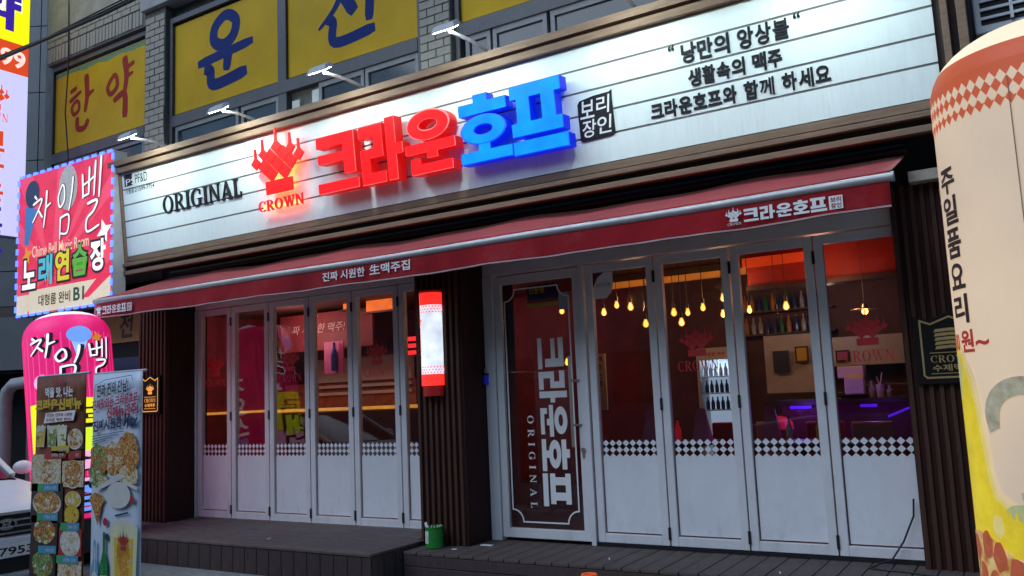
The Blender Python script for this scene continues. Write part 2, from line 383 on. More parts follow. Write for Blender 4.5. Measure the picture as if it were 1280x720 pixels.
        if y1 is not None:
            vs2 = [(p[0], y1, p[1]) for p in o]+[(p[0], y1, p[1]) for p in i_]; s.v += vs2; M = 2*N
            ms = mi if mside is None else mside
            for k in range(n):
                q = (k+1) % N
                s.f.append([b+k, b+M+k, b+M+q, b+q]); s.m.append(ms)
                s.f.append([b+N+q, b+M+N+q, b+M+N+k, b+N+k]); s.m.append(ms)
            if not full:
                s.f.append([b, b+N, b+M+N, b+M]); s.m.append(ms)
                s.f.append([b+N-1, b+M+N-1, b+M+2*N-1, b+2*N-1]); s.m.append(ms)
        return s
    def sphere(s, c, r, n=12, m=8, mi=0, sz=1):
        pr = []
        for i in range(m+1):
            t = -math.pi/2+math.pi*i/m; pr.append((max(r*math.cos(t), 0.00001), c[2]+r*sz*math.sin(t)))
        return s.lathe(c[0], c[1], pr, n, mi)
    def mesh(s, name, off=Vector((0, 0, 0))):
        me = bpy.data.meshes.new(name)
        me.from_pydata([(x-off.x, y-off.y, z-off.z) for x, y, z in s.v], [], s.f)
        return me
    def build(s, name, m, parent=None, local=False, smooth=False, bevel=0):
        me = s.mesh(name, Vector((0, 0, 0)) if local else wl(parent))
        ml = m if isinstance(m, (list, tuple)) else [m]
        for x in ml: me.materials.append(x)
        if len(ml) > 1: me.polygons.foreach_set('material_index', s.m)
        if smooth:
            me.shade_smooth()
            try: me.set_sharp_from_angle(angle=R(40))
            except Exception: pass
        o = link(name, me, None, parent, local)
        if bevel:
            b = o.modifiers.new('edge', 'BEVEL'); b.width = bevel; b.segments = 2; b.limit_method = 'ANGLE'
        return o
    def wrap(s, cx, cy, rad, step=.05):
        """bend a flat print (x = arc length, from angle x/rad) round an upright cylinder; y is height above the skin"""
        bm = bmesh.new(); vs = [bm.verts.new(p) for p in s.v]
        for f, mi in zip(s.f, s.m):
            try: q = bm.faces.new([vs[i] for i in f]); q.material_index = mi
            except ValueError: pass
        xs = [p[0] for p in s.v]; x = min(xs)+step
        while x < max(xs):
            bmesh.ops.bisect_plane(bm, geom=bm.verts[:]+bm.edges[:]+bm.faces[:], plane_co=(x, 0, 0), plane_no=(1, 0, 0)); x += step
        for v in bm.verts:
            a = v.co.x/rad; r = rad - v.co.y
            v.co = Vector((cx+r*math.cos(a), cy+r*math.sin(a), v.co.z))
        bm.verts.index_update(); s.v = [tuple(v.co) for v in bm.verts]; s.f = [[v.index for v in f.verts] for f in bm.faces]; s.m = [f.material_index for f in bm.faces]
        bm.free(); return s

# lettering -------------------------------------------------------
FC = {}
def glyph(s, bold=.0, shear=0, ext=0.):
    key = (s, bold, shear, ext)
    if key not in FC:
        c = bpy.data.curves.new('lettering', 'FONT'); c.body = s; c.offset = bold; c.shear = shear; c.extrude = ext; c.resolution_u = 4
        o = bpy.data.objects.new('lettering', c); me = bpy.data.meshes.new_from_object(o)
        FC[key] = ([tuple(v.co) for v in me.vertices], [list(p.vertices) for p in me.polygons])
        bpy.data.objects.remove(o); bpy.data.curves.remove(c); bpy.data.meshes.remove(me)
    return FC[key]
def text(mb, s, x0, z0, x1, z1, y, bold=.0, shear=0, ext=0., mi=0, rot=False, mapf=None):
    """fit the words to the box x0..x1, z0..z1 on a plane facing -Y; rot turns them a quarter clockwise"""
    v, f = glyph(s, bold, shear, 0)
    if not v: return mb
    ax, bx = min(p[0] for p in v), max(p[0] for p in v); ay, by = min(p[1] for p in v), max(p[1] for p in v)
    mb.k += 1; yy = y - mb.k*.00005
    out = []
    for p in v:
        u = (p[0]-ax)/(bx-ax); t = (p[1]-ay)/(by-ay)
        if rot: X = x0+(x1-x0)*t; Z = z1-(z1-z0)*u
        else: X = x0+(x1-x0)*u; Z = z0+(z1-z0)*t
        if mapf: X, Z = mapf(X, Z)
        out.append((X, yy, Z))
    # front faces only look toward -Y
    fs = []
    for q in f:
        n = len(q); a = sum(out[q[i]][0]*out[q[(i+1) % n]][2]-out[q[(i+1) % n]][0]*out[q[i]][2] for i in range(n))
        fs.append(q if a > 0 else q[::-1])
    if ext:
        n = len(out); back = [(a, b+ext, c) for a, b, c in out]
        edges = {}
        for q in fs:
            for i in range(len(q)):
                e = (q[i], q[(i+1) % len(q)])
                edges[e] = 1
        side = [(b, a, a+n, b+n) for (a, b) in edges if (b, a) not in edges]
        return mb.add(out+back, fs+side, mi)
    return mb.add(out, fs, mi)
def pen_chars(s, x0, x1):
    """pen positions for Hangul letters set one by one between x0 and x1"""
    adv = [0 if False else (.92 if ord(c) > 0x2000 else .36) for c in s]; tot = sum(adv); out = []; p = 0
    for c, a in zip(s, adv):
        out.append((c, x0+(x1-x0)*p/tot, x0+(x1-x0)*(p+a)/tot)); p += a
    return out

def brush(mb, strokes, ox, oz, sx, sz, y, mi=0, grow=0., n=6):
    """brush lettering: each stroke is points with a width that swells and tapers"""
    for st in strokes:
        pts = [Vector((ox+p[0]*sx, oz+p[1]*sz)) for p in st[0]]; w0, w1 = st[1]*sx, st[2]*sx
        closed = (pts[0]-pts[-1]).length < .06*sx and len(pts) > 4
        # resample a smooth curve
        P = []
        for i in range(len(pts)-1):
            a, b = pts[i], pts[i+1]; pa = pts[i-1] if i else (pts[-2] if closed else a); pb = pts[i+2] if i+2 < len(pts) else (pts[1] if closed else b)
            for k in range(n):
                t = k/n
                P.append(.5*((2*a)+(b-pa)*t+(2*pa-5*a+4*b-pb)*t*t+(3*a-pa-3*b+pb)*t**3))
        if not closed: P.append(pts[-1])
        L, Rr = [], []; N = len(P)
        for i, p in enumerate(P):
            d = (P[(i+1) % N]-P[i-1]).normalized() if closed else (P[min(i+1, N-1)]-P[max(i-1, 0)]).normalized()
            q = Vector((-d.y, d.x)); t = abs(2*i/N-1) if closed else i/(N-1)
            wd = (w0+(w1-w0)*t)/2+grow
            if closed: L.append(p+q*wd); Rr.append(p-q*wd); continue
            if i == 0: p = p-d*(wd*.5)
            if i == N-1: p = p+d*(wd*.5)
            if i in (0, N-1): wd *= .72
            L.append(p+q*wd); Rr.append(p-q*wd)
        mb.k += 1; yy = y-mb.k*.00005
        vs = [(p.x, yy, p.y) for p in L]+[(p.x, yy, p.y) for p in Rr]
        mb.add(vs, [(i, N+i, N+(i+1) % N, (i+1) % N) for i in range(N if closed else N-1)], mi)
    return mb
# Hangul brush characters in a unit square
B_HAN = [([(.02,.80),(.2,.84)],.1,.09), ([(.0,.62),(.36,.74)],.1,.08), ([(.20,.58),(.06,.48),(.14,.34),(.30,.40),(.30,.54),(.20,.58)],.09,.08),
         ([(.55,1.0),(.58,.62),(.52,.34)],.17,.10), ([(.58,.62),(.80,.68)],.14,.05), ([(.26,.24),(.28,.05),(.50,.02),(.62,.14)],.13,.12)]
B_YAK = [([(.22,.80),(.04,.62),(.14,.48),(.34,.58),(.32,.76),(.22,.80)],.11,.10), ([(.58,1.05),(.64,.72),(.58,.42)],.18,.11),
         ([(.64,.86),(.86,.92)],.10,.09), ([(.64,.70),(.84,.74)],.11,.05), ([(.26,.34),(.58,.40),(.60,.0)],.12,.17)]
B_UN = [([(.52,1.0),(.32,.88),(.30,.68),(.48,.58),(.66,.68),(.70,.88),(.52,1.0)],.16,.14), ([(.02,.42),(.98,.50)],.13,.12),
        ([(.56,.42),(.53,.24)],.16,.14), ([(.14,.30),(.23,.27),(.29,.06),(.86,.11)],.14,.16)]
B_SIN = [([(.52,.92),(.34,.56),(.05,.33)],.13,.04), ([(.40,.70),(.60,.44)],.10,.19), ([(.87,.98),(.87,.60),(.85,.27)],.15,.13),
         ([(.20,.40),(.28,.36),(.31,.10),(.90,.13)],.12,.14)]
B_CHA = [([(.10,.94),(.22,.86)],.09,.06), ([(.02,.74),(.48,.84),(.30,.58),(.0,.30)],.08,.05), ([(.30,.58),(.52,.38)],.07,.08), ([(.74,1.0),(.70,.60),(.60,.12)],.10,.06), ([(.70,.60),(.96,.68)],.09,.05)]
B_IM = [([(.28,.98),(.08,.78),(.18,.60),(.40,.70),(.40,.92),(.28,.98)],.08,.07), ([(.86,1.08),(.80,.80),(.66,.50)],.09,.06),
        ([(.22,.40),(.20,.02)],.08,.05), ([(.22,.40),(.66,.42),(.60,.12),(.24,.12)],.08,.06)]
B_BEL = [([(.06,.90),(.10,.56)],.08,.07), ([(.36,.98),(.34,.60)],.08,.07), ([(.08,.74),(.34,.78)],.06,.06), ([(.08,.58),(.34,.60)],.06,.06), ([(.36,.78),(.60,.84)],.06,.06),
         ([(.62,1.05),(.56,.56)],.08,.06), ([(.86,1.12),(.78,.52)],.09,.06), ([(.30,.46),(.70,.48),(.56,.34),(.28,.24),(.30,.06),(.80,.12)],.08,.06)]
# the shop's heavy block letters: rectangles and rings in a unit square
K_KEU = [('r',.02,.80,1.0,1.0),('r',.04,.52,.72,.68),('r',.72,.28,1.0,.80),('r',.0,.0,1.06,.17)]
K_RA = [('r',.0,.80,.58,1.0),('r',.36,.60,.58,.80),('r',.02,.44,.58,.60),('r',.02,.18,.24,.44),('r',.02,.0,.62,.18),('r',.68,.0,.90,1.06),('r',.90,.42,1.06,.60)]
K_UN = [('o',.52,.78,.46,.25,.20,.085),('r',.0,.34,1.06,.50),('r',.46,.24,.68,.34),('r',.10,.0,.30,.26),('r',.30,.0,.98,.15)]
K_HO = [('r',.34,.94,.62,1.06),('r',.02,.76,1.0,.94),('o',.5,.50,.47,.235,.19,.075),('r',.38,.17,.62,.27),('r',.0,.0,1.06,.17)]
K_PEU = [('r',.0,.84,1.0,1.04),('r',.12,.46,.38,.84),('r',.62,.46,.88,.84),('r',.0,.26,1.0,.46),('r',.0,-.02,1.08,.18)]
LOGO = [K_KEU, K_RA, K_UN, K_HO, K_PEU]
def block(mb, shapes, ox, oz, sx, sz, y0, y1=None, mi=0, mside=None, inset=0., mapf=None):
    for q in shapes:
        if q[0] == 'r':
            x0, z0, x1, z1 = ox+q[1]*sx, oz+q[2]*sz, ox+q[3]*sx, oz+q[4]*sz
            P = [(x0, z0), (x1, z0), (x1, z1), (x0, z1)]
            if mapf: P = [mapf(*p) for p in P]
            if y1 is None: mb.poly(P, y0, mi)
            else: mb.prism(P, y0, y1, mi, mside)
        else:
            cx, cz, rx, rz, ix, iz = ox+q[1]*sx, oz+q[2]*sz, q[3]*sx, q[4]*sz, q[5]*sx, q[6]*sz
            if mapf: cx, cz = mapf(cx, cz); rx, rz, ix, iz = rz, rx, iz, ix
            mb.ring(cx, cz, rx, rz, ix, iz, y0, y1, mi=mi, mside=mside)
    return mb
# serif capitals ---------------------------------------------------
def serif(ch):
    r = lambda a, b, c, d: ('p', [(a, b), (c, b), (c, d), (a, d)])
    if ch == 'I': return .42, [r(.13,.04,.30,.96), r(.02,0,.41,.05), r(.02,.95,.41,1)]
    if ch == 'L': return .66, [r(.12,.05,.28,.96), r(.02,0,.62,.06), r(.55,.06,.62,.26), r(.02,.95,.40,1)]
    if ch == 'N': return .90, [r(.12,.04,.19,.95), ('p',[(.06,1),(.26,1),(.80,.0),(.70,.0)]), r(.71,.1,.78,.96), r(.02,0,.29,.05), r(.61,.95,.88,1)]
    if ch == 'A': return .86, [('p',[(.10,.04),(.17,.04),(.45,.92),(.40,1)]), ('p',[(.38,1),(.47,1),(.80,.04),(.61,.04)]), r(.22,.30,.62,.36), r(.02,0,.27,.05), r(.52,0,.86,.05)]
    if ch == 'O': return .92, [('o',.46,.5,.43,.51,.25,.46,0,360)]
    if ch == 'C': return .80, [('o',.46,.5,.43,.51,.26,.46,48,312), r(.70,.66,.76,.95), r(.70,.06,.74,.2)]
    if ch == 'G': return .90, [('o',.46,.5,.43,.51,.26,.46,48,318), r(.70,.66,.76,.95), r(.62,.08,.79,.42), r(.52,.40,.89,.45)]
    if ch == 'R': return .86, [r(.12,.04,.28,.96), r(.02,0,.40,.05), r(.02,.95,.42,1), ('o',.40,.74,.32,.26,.15,.20,-90,90), r(.28,.94,.42,1.0), r(.28,.48,.42,.54), ('p',[(.34,.50),(.50,.50),(.86,.0),(.66,.0)])]
    if ch == 'W': return 1.22, [('p',[(.08,.97),(.26,.97),(.46,.0),(.38,.0)]), ('p',[(.38,.0),(.46,.0),(.66,.97),(.60,.97)]), ('p',[(.54,.97),(.72,.97),(.90,.0),(.82,.0)]), ('p',[(.82,.0),(.90,.0),(1.14,.97),(1.08,.97)]), r(0,.95,.34,1), r(.50,.95,.80,1), r(.98,.95,1.22,1)]
def serif_text(mb, s, x0, z0, x1, z1, y0, y1=None, mi=0, gap=.08, rot=False):
    G = [serif(c) for c in s]; tot = sum(g[0] for g in G)+gap*(len(s)-1)
    H = (z1-z0); pen = 0
    for wd, sh in G:
        for q in sh:
            def M(u, v):
                if rot: return (x0+(x1-x0)*v, z1-(z1-z0)*(pen+u)/tot)
                return (x0+(x1-x0)*(pen+u)/tot, z0+H*v)
            if q[0] == 'p':
                P = [M(*p) for p in q[1]]
                if y1 is None: mb.poly(P, y0, mi)
                else: mb.k += 1; mb.prism(P, y0-mb.k*.0003, y1, mi)
            else:
                T = [R(q[7]+(q[8]-q[7])*k/24) for k in range(25)]
                for k in range(24):
                    a, b = T[k], T[k+1]
                    P = [M(q[1]+q[3]*math.cos(a), q[2]+q[4]*math.sin(a)), M(q[1]+q[3]*math.cos(b), q[2]+q[4]*math.sin(b)), M(q[1]+q[5]*math.cos(b), q[2]+q[6]*math.sin(b)), M(q[1]+q[5]*math.cos(a), q[2]+q[6]*math.sin(a))]
                    if y1 is None: mb.k -= 1; mb.poly(P, y0, mi)
                    else: mb.prism(P, y0-mb.k*.0003, y1, mi)
                mb.k += 1
        pen += wd+gap
    return mb
def crest(cx, z0, wd, hi):
    """harlequin crown: a base, rows of diamonds and five upright spikes, as polygons"""
    u, h = wd/3.9, hi/5.3; P = []
    D = lambda x, z, a=.468, b=.672: P.append([(cx+(x-a)*u, z0+z*h), (cx+x*u, z0+(z-b)*h), (cx+(x+a)*u, z0+z*h), (cx+x*u, z0+(z+b)*h)])
    P.append([(cx-1.0*u, z0), (cx+1.0*u, z0), (cx+1.0*u, z0+1.08*h), (cx-1.0*u, z0+1.08*h)])
    for x, z in ((-.5,1.62),(.5,1.62),(-1.0,2.34),(0,2.34),(1.0,2.34),(-.5,3.06),(.5,3.06)): D(x, z)
    D(0, 3.74, .40, .62)
    for x in (-1.03, 1.03): D(x, 3.36, .34, .52)
    for x in (-1.62, 1.62): D(x, 2.75, .36, .55)
    for x, z, t in ((-1.62,3.2,3.95),(1.62,3.2,3.95),(0,4.2,5.3),(-1.03,3.75,4.6),(1.03,3.75,4.6)):
        P.append([(cx+(x-.075)*u, z0+z*h), (cx+(x+.075)*u, z0+z*h), (cx+(x+.05)*u, z0+t*h), (cx+(x-.05)*u, z0+t*h)])
    return P
def crest_print(mb, cx, z0, wd, hi, y, mi=0):
    for p in crest(cx, z0, wd, hi): mb.poly(p, y, mi)
    return mb
def ell(cx, cz, rx, rz, n=20, jit=0, a0=0):
    return [(cx+rx*math.cos(a0+2*math.pi*k/n)*(1+random.uniform(-jit, jit)), cz+rz*math.sin(a0+2*math.pi*k/n)*(1+random.uniform(-jit, jit))) for k in range(n)]
def rect(x0, z0, x1, z1): return [(x0, z0), (x1, z0), (x1, z1), (x0, z1)]

# ------------------------------------------------------------------ ground
GZ = -.27
MB().add([(-60,-60,GZ),(60,-60,GZ),(60,60,GZ),(-60,60,GZ)], [(0,1,2,3)]).build('road', ROAD).__setitem__('kind', 'structure')
MB().box(-9.5, -4.2, GZ-.05, 9, 2, GZ+.005).build('pavement', PAVE).__setitem__('kind', 'structure')

# ------------------------------------------------------------------ the brick building
bld = thing('brick_building', 'pale brick building with yellow lettered upper windows above the white shop sign', 'building', (-8.74, 0, GZ))
# masses: upper storey, with the shop hollow beneath
MB().box(-8.74, .16, 2.95, 7, 6.5, 9.5).build('wall', MORTAR, bld)
MB().box(-8.74, .02, GZ, -8.5, 6.5, 2.95).box(5.2, .02, GZ, 7, 6.5, 2.95).box(-8.5, 6.3, GZ, 5.2, 6.5, 2.95).build('wall', MORTAR, bld)
for q in ((-8.74, 6.43, -6.4, 9.5), (-6.39, 4.2, -5.98, 6.60), (-1.775, 4.2, -1.385, 6.60)): MB().box(q[0], .012, q[1], q[2], .16, q[3]).build('mortar_bed', MORTAR, bld)
MB().box(-6.0, .0, 2.42, 5.2, .16, 4.45).build('fascia_wall', BLACKM, bld)  # matt black puts the shadow gap above the awning into the colour
MB().box(-6.42, -.06, 6.60, 5.2, .16, 6.95).build('concrete_band', CONC, bld, bevel=.01)
MB().box(-8.74, .0, 6.95, 7, .16, 9.5).build('wall', BRICK, bld)
BM = {}
def brick_obj(x, z, wd, hi, y=-.0, dp=.05):
    key = (round(wd, 3), round(hi, 3), random.randint(0, 2))
    if key not in BM:
        b = MB().box(0, 0, 0, wd, dp, hi)
        me = b.mesh('brick'); me.materials.append(BRICK)
        bm = bmesh.new(); bm.from_mesh(me)
        bmesh.ops.bevel(bm, geom=[e for e in bm.edges if abs(e.verts[0].co.y) < 1e-5 and abs(e.verts[1].co.y) < 1e-5], offset=.004, segments=1, affect='EDGES')
        for v in bm.verts: v.co += Vector((random.uniform(-.001, .001), 0, random.uniform(-.001, .001)))
        bm.to_mesh(me); bm.free(); BM[key] = me
    o = bpy.data.objects.new('brick', BM[key]); COL.objects.link(o); o.parent = bld
    o.location = Vector((x, y+random.uniform(-.004, .003), z))-wl(bld)
def brick_field(x0, x1, z0, z1, dp=.05, hb=.082, wb=.192, j=.010):
    z = z0; row = 0
    while z+hb <= z1+.01:
        x = x0 - (0 if row % 2 == 0 else (wb+j)/2)
        while x < x1-.01:
            a, b = max(x, x0), min(x+wb, x1)
            if b-a > .03: brick_obj(a, z, b-a, hb, 0, dp)
            x += wb+j
        z += hb+j; row += 1
brick_field(-8.74, -6.41, 6.70, 7.36)
brick_field(-6.385, -5.985, 4.40, 6.58, .155)
brick_field(-1.77, -1.39, 4.40, 6.58, .155)
x = -8.73
while x < -6.46:                                           # soldier course over the first window
    brick_obj(x, 6.46, .066, .22); x += .076
# windows of the upper storey
def upper_window(x0, x1, films, lower, lab, zt=6.42, zf=5.10):
    f = MB()
    f.box(x0, .06, 4.3, x0+.06, .15, zt).box(x1-.06, .06, 4.3, x1, .15, zt).box(x0+.06, .06, zt-.08, x1-.06, .15, zt)
    f.box(x0+.06, .055, 4.92, x1-.06, .15, zf-.03)
    for a, b in films[:-1]: pass
    for k in range(len(films)-1): f.box(films[k][1], .065, 4.3, films[k+1][0], .15, zt-.08)
    win = f.build('window', WFRAME, bld, bevel=.006); win['label'] = lab
    for a, b in films:
        MB().box(a, .105, zf-.03, b, .115, zt-.08).build('pane', DPANE, win)
        MB().box(a+.004, .100, zf, b-.004, .104, zt-.11).build('yellow_film', YFILM, win)
    for a, b in lower: MB().box(a, .075, 4.3, a+.045, .12, 4.92).box(b-.045, .075, 4.3, b, .12, 4.92).box(a+.045, .075, 4.86, b-.045, .12, 4.92).build('lower_frame', WFRAME2, win)
    for a, b in lower: MB().box(a+.045, .10, 4.3, b-.045, .106, 4.86).build('pane', DPANE, win)
    return win
w1 = upper_window(-8.72, -6.42, [(-8.66, -6.48)], [(-8.6, -7.55), (-7.5, -6.5)], 'left upper window with red brush letters on yellow film')
MB().poly([(-8.65, 6.30), (-6.49, 6.30), (-6.49, 6.24), (-6.8, 6.22), (-7.1, 6.25), (-7.4, 6.21), (-7.6, 6.25), (-7.9, 6.22), (-8.3, 6.25), (-8.65, 6.23)], .0995).build('torn_film', TORN, w1)
m = MB(); brush(m, B_HAN, -8.28, 5.33, .72, .78, .098); m.build('lettering', BRUSHR, w1)
m = MB(); brush(m, B_YAK, -7.40, 5.33, .72, .78, .098); m.build('lettering', BRUSHR, w1)
w2 = upper_window(-5.96, -1.79, [(-5.90, -3.95), (-3.81, -1.85)], [(-5.85, -4.65), (-4.6, -3.95), (-3.3, -2.62), (-2.6, -1.86)], 'wide middle upper window with blue letters on yellow film')
m = MB(); brush(m, B_UN, -5.42, 5.28, 1.0, .92, .098); m.build('lettering', BRUSHB, w2)
m = MB(); brush(m, B_SIN, -3.35, 5.25, .95, .95, .098); m.build('lettering', BRUSHB, w2)
MB().box(-3.74, .09, 4.3, -3.62, .098, 4.80).box(-3.42, .09, 4.3, -3.28, .098, 4.86).build('curtain_strip', mat('pale_curtain', (.45, .48, .46), .7), w2)  # pale curtains of the room, laid in front of the opaque panes
w3 = upper_window(-1.37, 5.0, [(-1.31, 1.2), (1.3, 4.9)], [(-1.25, -.95), (-.92, -.3), (-.26, .9), (1.4, 3.0)], 'right upper window with plain yellow film')

# ------------------------------------------------------------------ the big shop sign (leans out a little at the top)
sign = thing('shop_sign', 'long white shop sign with glowing red and blue Korean letters', 'sign', (0, -.40, 3.19), rot=(R(5.5), 0, 0))
SX0, SX1 = -6.10, 3.01
MB().box(SX0-.1, .02, -.23, SX1+.22, .10, 1.17).build('backing_board', DKWOOD, sign, True)  # dark colour carries the shade between the frame slats
rows = [0, .235, .435, .635, .832, 1.03]
for k in range(5):
    MB().box(SX0, -.012, rows[k]+(.009 if k else 0), SX1, .012, rows[k+1]-(.009 if k < 4 else 0)).build('panel', WHITE_SIGN, sign, True)
for k in range(1, 5): MB().box(SX0, -.006, rows[k]-.008, SX1, .019, rows[k]+.008).build('joint_channel', CHANNEL, sign, True)
def sl_(x0, z0, x1, z1, y0=-.07, y1=.019): return MB().box(x0, y0, z0, x1, y1, z1).build('frame_slat', TAN, sign, True, bevel=.004)
sl_(SX0-.15, 1.036, SX1+.21, 1.100, -.075); sl_(SX0-.15, 1.122, SX1+.21, 1.19, -.10)
sl_(SX0-.02, -.072, SX1+.02, -.008, -.015)
sl_(SX0-.15, -.128, SX1+.21, -.088, -.075); sl_(SX0-.15, -.232, SX1+.21, -.184, -.075)
sl_(SX0-.075, -.086, SX0-.004, 1.034, -.045); sl_(SX0-.15, -.182, SX0-.09, 1.034, -.075)
sl_(SX1+.05, -.086, SX1+.095, 1.034, -.075); sl_(SX1+.145, -.182, SX1+.205, 1.034, -.075)
# channel letters
lx = [(-2.66, .515), (-2.08, .505), (-1.515, .545), (-.885, .52), (-.325, .505)]
for k, (sh, (x0, wd)) in enumerate(zip(LOGO, lx)):
    red = k < 3; z0, hh = .205-.006*k, .58
    m = MB(); block(m, sh, x0, z0, wd, hh, -.175, -.055, 0, 0)
    L_ = m.build('channel_letter', REDS if red else BLUS, sign, True)
    L_['label'] = ('red' if red else 'blue')+' illuminated Korean letter '+'크라운호프'[k]
    m = MB(); block(m, sh, x0, z0, wd, hh, -.181, -.176, 0, 0); m.build('rim', REDE if red else BLUE_E, L_, True)
    ins = []
    for q in sh:
        if q[0] == 'r': ins.append(q)
        else: ins.append(('o', q[1], q[2], q[3]-.02, q[4]-.014, q[5]+.02, q[6]+.014))
    m = MB(); block(m, ins, x0+.006, z0+.007, wd*.982, hh*.978, -.187, -.182, 0, 0); m.build('face', REDF if red else BLUF, L_, True)
    for q in (.2, .75): MB().box(x0+wd*q, -.055, z0+.05, x0+wd*(q+.1), -.012, z0+.09).build('bracket', LAMPW, L_, True)
# crown emblem standing off the panel with its glow behind
m = MB()
for k, p in enumerate(crest(-3.30, .345, .78, .70)): m.prism(p, -.10-.0004*k, -.085, 0)
cr = m.build('crown_emblem', CROWNF, sign, True)
m = MB()
for p in crest(-3.30, .37, .70, .62)[:10]: m.prism(p, -.080, -.074, 0)
m.box(-3.58, -.080, .20, -3.02, -.074, .24)
m.build('halo_light', HALO, cr, True)
m = MB(); serif_text(m, 'CROWN', -3.64, .175, -2.96, .29, -.10, -.085); m.build('emblem_lettering', CROWNF, sign, True)
m = MB(); serif_text(m, 'ORIGINAL', -5.35, .42, -3.96, .625, -.024, -.0125, gap=.05); m.build('serif_lettering', LETBLACK, sign, True)
# maker's mark at the left end
m = MB(); m.box(-6.05, -.018, .865, -5.90, -.013, 1.01); m.build('maker_mark', LETBLACK, sign, True)
m = MB(); text(m, 'PS', -6.02, .875, -5.83, .95, -.019); m.build('maker_lettering', PRINTW, sign, True)
m = MB(); text(m, 'PF&D', -5.84, .875, -5.60, .985, -.015); m.build('maker_lettering', LETBLACK, sign, True)
m = MB(); text(m, '기행광고', -6.05, .765, -5.82, .825, -.015, .01); m.build('maker_lettering', LETBLACK, sign, True)
m = MB(); text(m, '1599-7754', -5.80, .77, -5.48, .822, -.015, .01); m.build('phone_number', LETBLACK, sign, True)
# black seal
m = MB(); pts = [(.25,.22),(.27,.205),(.55,.215),(.575,.24),(.57,.52),(.575,.60),(.55,.585),(.40,.58),(.27,.56),(.248,.53)]
m.prism(pts, -.022, -.013); seal = m.build('seal', LETBLACK, sign, True)
m = MB()
for c, a, b in (('보',.265,.40),('리',.42,.415),('장',.275,.235),('인',.42,.245)): text(m, c, a, b, a+.135, b+.15, -.023, .012, .12)
m.build('seal_lettering', PRINTW, sign, True)
for s, x0, x1, z0, hh in (('낭만의 앙상블', 1.20, 2.06, .655, .165), ('생활속의 맥주', 1.235, 1.985, .458, .145), ('크라운호프와 함께 하세요', .895, 2.315, .258, .145)):
    for c, a, b in pen_chars(s, x0, x1):
        if c == ' ': continue
        bo = .012 if c in '께블' else .028; v, f = glyph(c, bo); ys = [p[1] for p in v]
        m = MB(); lo, hi = (min(ys)+.12)/.98, (max(ys)+.12)/.98
        text(m, c, a+.006, z0+hh*max(lo, 0), b-.006, z0+hh*min(hi, 1.05), -.021, bo, 0, .008); m.build('letter', LETBLACK, sign, True)
for xq, zq, s in ((1.10, .785, '“'), (2.09, .785, '“')):
    m = MB(); text(m, s, xq, zq, xq+.05, zq+.045, -.021, .02, 0, .008); m.build('quotation_mark', LETBLACK, sign, True)
# sign floodlights on arms
LAB = ['floodlight on an arm at the far left end of the white sign', 'floodlight on an arm just under the blue letter 운 of the window', 'floodlight on an arm under the second blue window letter, above the crown',
       'floodlight on an arm in front of the second brick pillar, above the red letters', 'floodlight at the top edge whose arm starts above the last blue letter', 'floodlight beyond the top edge over the black slogan']
for k, (x, yh) in enumerate(((-5.22, -1.03), (-3.70, -1.0), (-2.11, -1.13), (-.62, -1.15), (.85, -1.2), (2.35, -1.2))):
    l = thing('sign_floodlight', LAB[k], 'floodlight', (x, -.55, 4.40), 'floodlights on arms along the top of the sign')
    MB().tube([(x, -.52, 4.415), (x, -.75, 4.425), (x, yh+.06, 4.40)], .017, 8).build('arm', LAMPW, l, smooth=True)
    a = R(38); ca, sa = math.cos(a), math.sin(a)
    def T(px, py, pz): return (x+px, yh+py*ca-pz*sa*0+pz*sa*-1*0+py*0, 4.40+pz+py*.55)
    hd = MB(); P = [(-.125,-.07,0),(.125,-.07,0),(.125,.07,0),(-.125,.07,0),(-.10,-.045,.05),(.10,-.045,.05),(.10,.045,.05),(-.10,.045,.05)]
    hd.add([T(*p) for p in P], [(3,2,1,0),(4,5,6,7),(0,1,5,4),(1,2,6,5),(2,3,7,6),(3,0,4,7)]).build('head', LAMPW, l)
    le = MB(); P = [(-.105,-.05,-.006),(.105,-.05,-.006),(.105,.05,-.006),(-.105,.05,-.006),(-.105,-.05,-.002),(.105,-.05,-.002),(.105,.05,-.002),(-.105,.05,-.002)]
    le.add([T(*p) for p in P], [(3,2,1,0),(4,5,6,7),(0,1,5,4),(1,2,6,5),(2,3,7,6),(3,0,4,7)]).build('led_panel', LED, l)

# ------------------------------------------------------------------ awning
awn = thing('awning', 'long red fabric awning with a silver front bar and lettered valance', 'awning', (-1.4, -.1, 2.9))
AX0, AX1 = -5.66, 2.71
def grid(fn, nx, nz):
    vs = [fn(i/nx, j/nz) for j in range(nz+1) for i in range(nx+1)]
    fs = [(j*(nx+1)+i, j*(nx+1)+i+1, (j+1)*(nx+1)+i+1, (j+1)*(nx+1)+i) for j in range(nz) for i in range(nx)]
    return MB().add(vs, fs)
def SAG(u): return .014*math.sin(math.pi*u)+.006*math.sin(3*math.pi*u)**2
def wav(t): return .010*math.sin(t*23)+.006*math.sin(t*51+1)
def top_(u, v):
    x = AX0+(AX1-AX0)*u; sag = .02*math.sin(math.pi*v)*(1+.5*math.sin(u*29))
    return (x, -.10-1.0*v, 2.90-.335*v-sag*.6+wav(u)*(1-v)*1.3-SAG(u)*v)
o = grid(top_, 90, 8).build('canopy', AWN, awn, smooth=True)
s_ = o.modifiers.new('cloth', 'SOLIDIFY'); s_.thickness = .004
MB().tube([(AX0-.01+(AX1-AX0+.022)*k/24, -1.11, 2.533-SAG(k/24)) for k in range(25)], .029, 14).build('front_bar', SILVER, awn, smooth=True)
MB().tube([(AX1+.012, -1.11, 2.533), (AX1+.03, -1.11, 2.533)], .034, 12).build('end_cap', SILVER, awn, smooth=True)
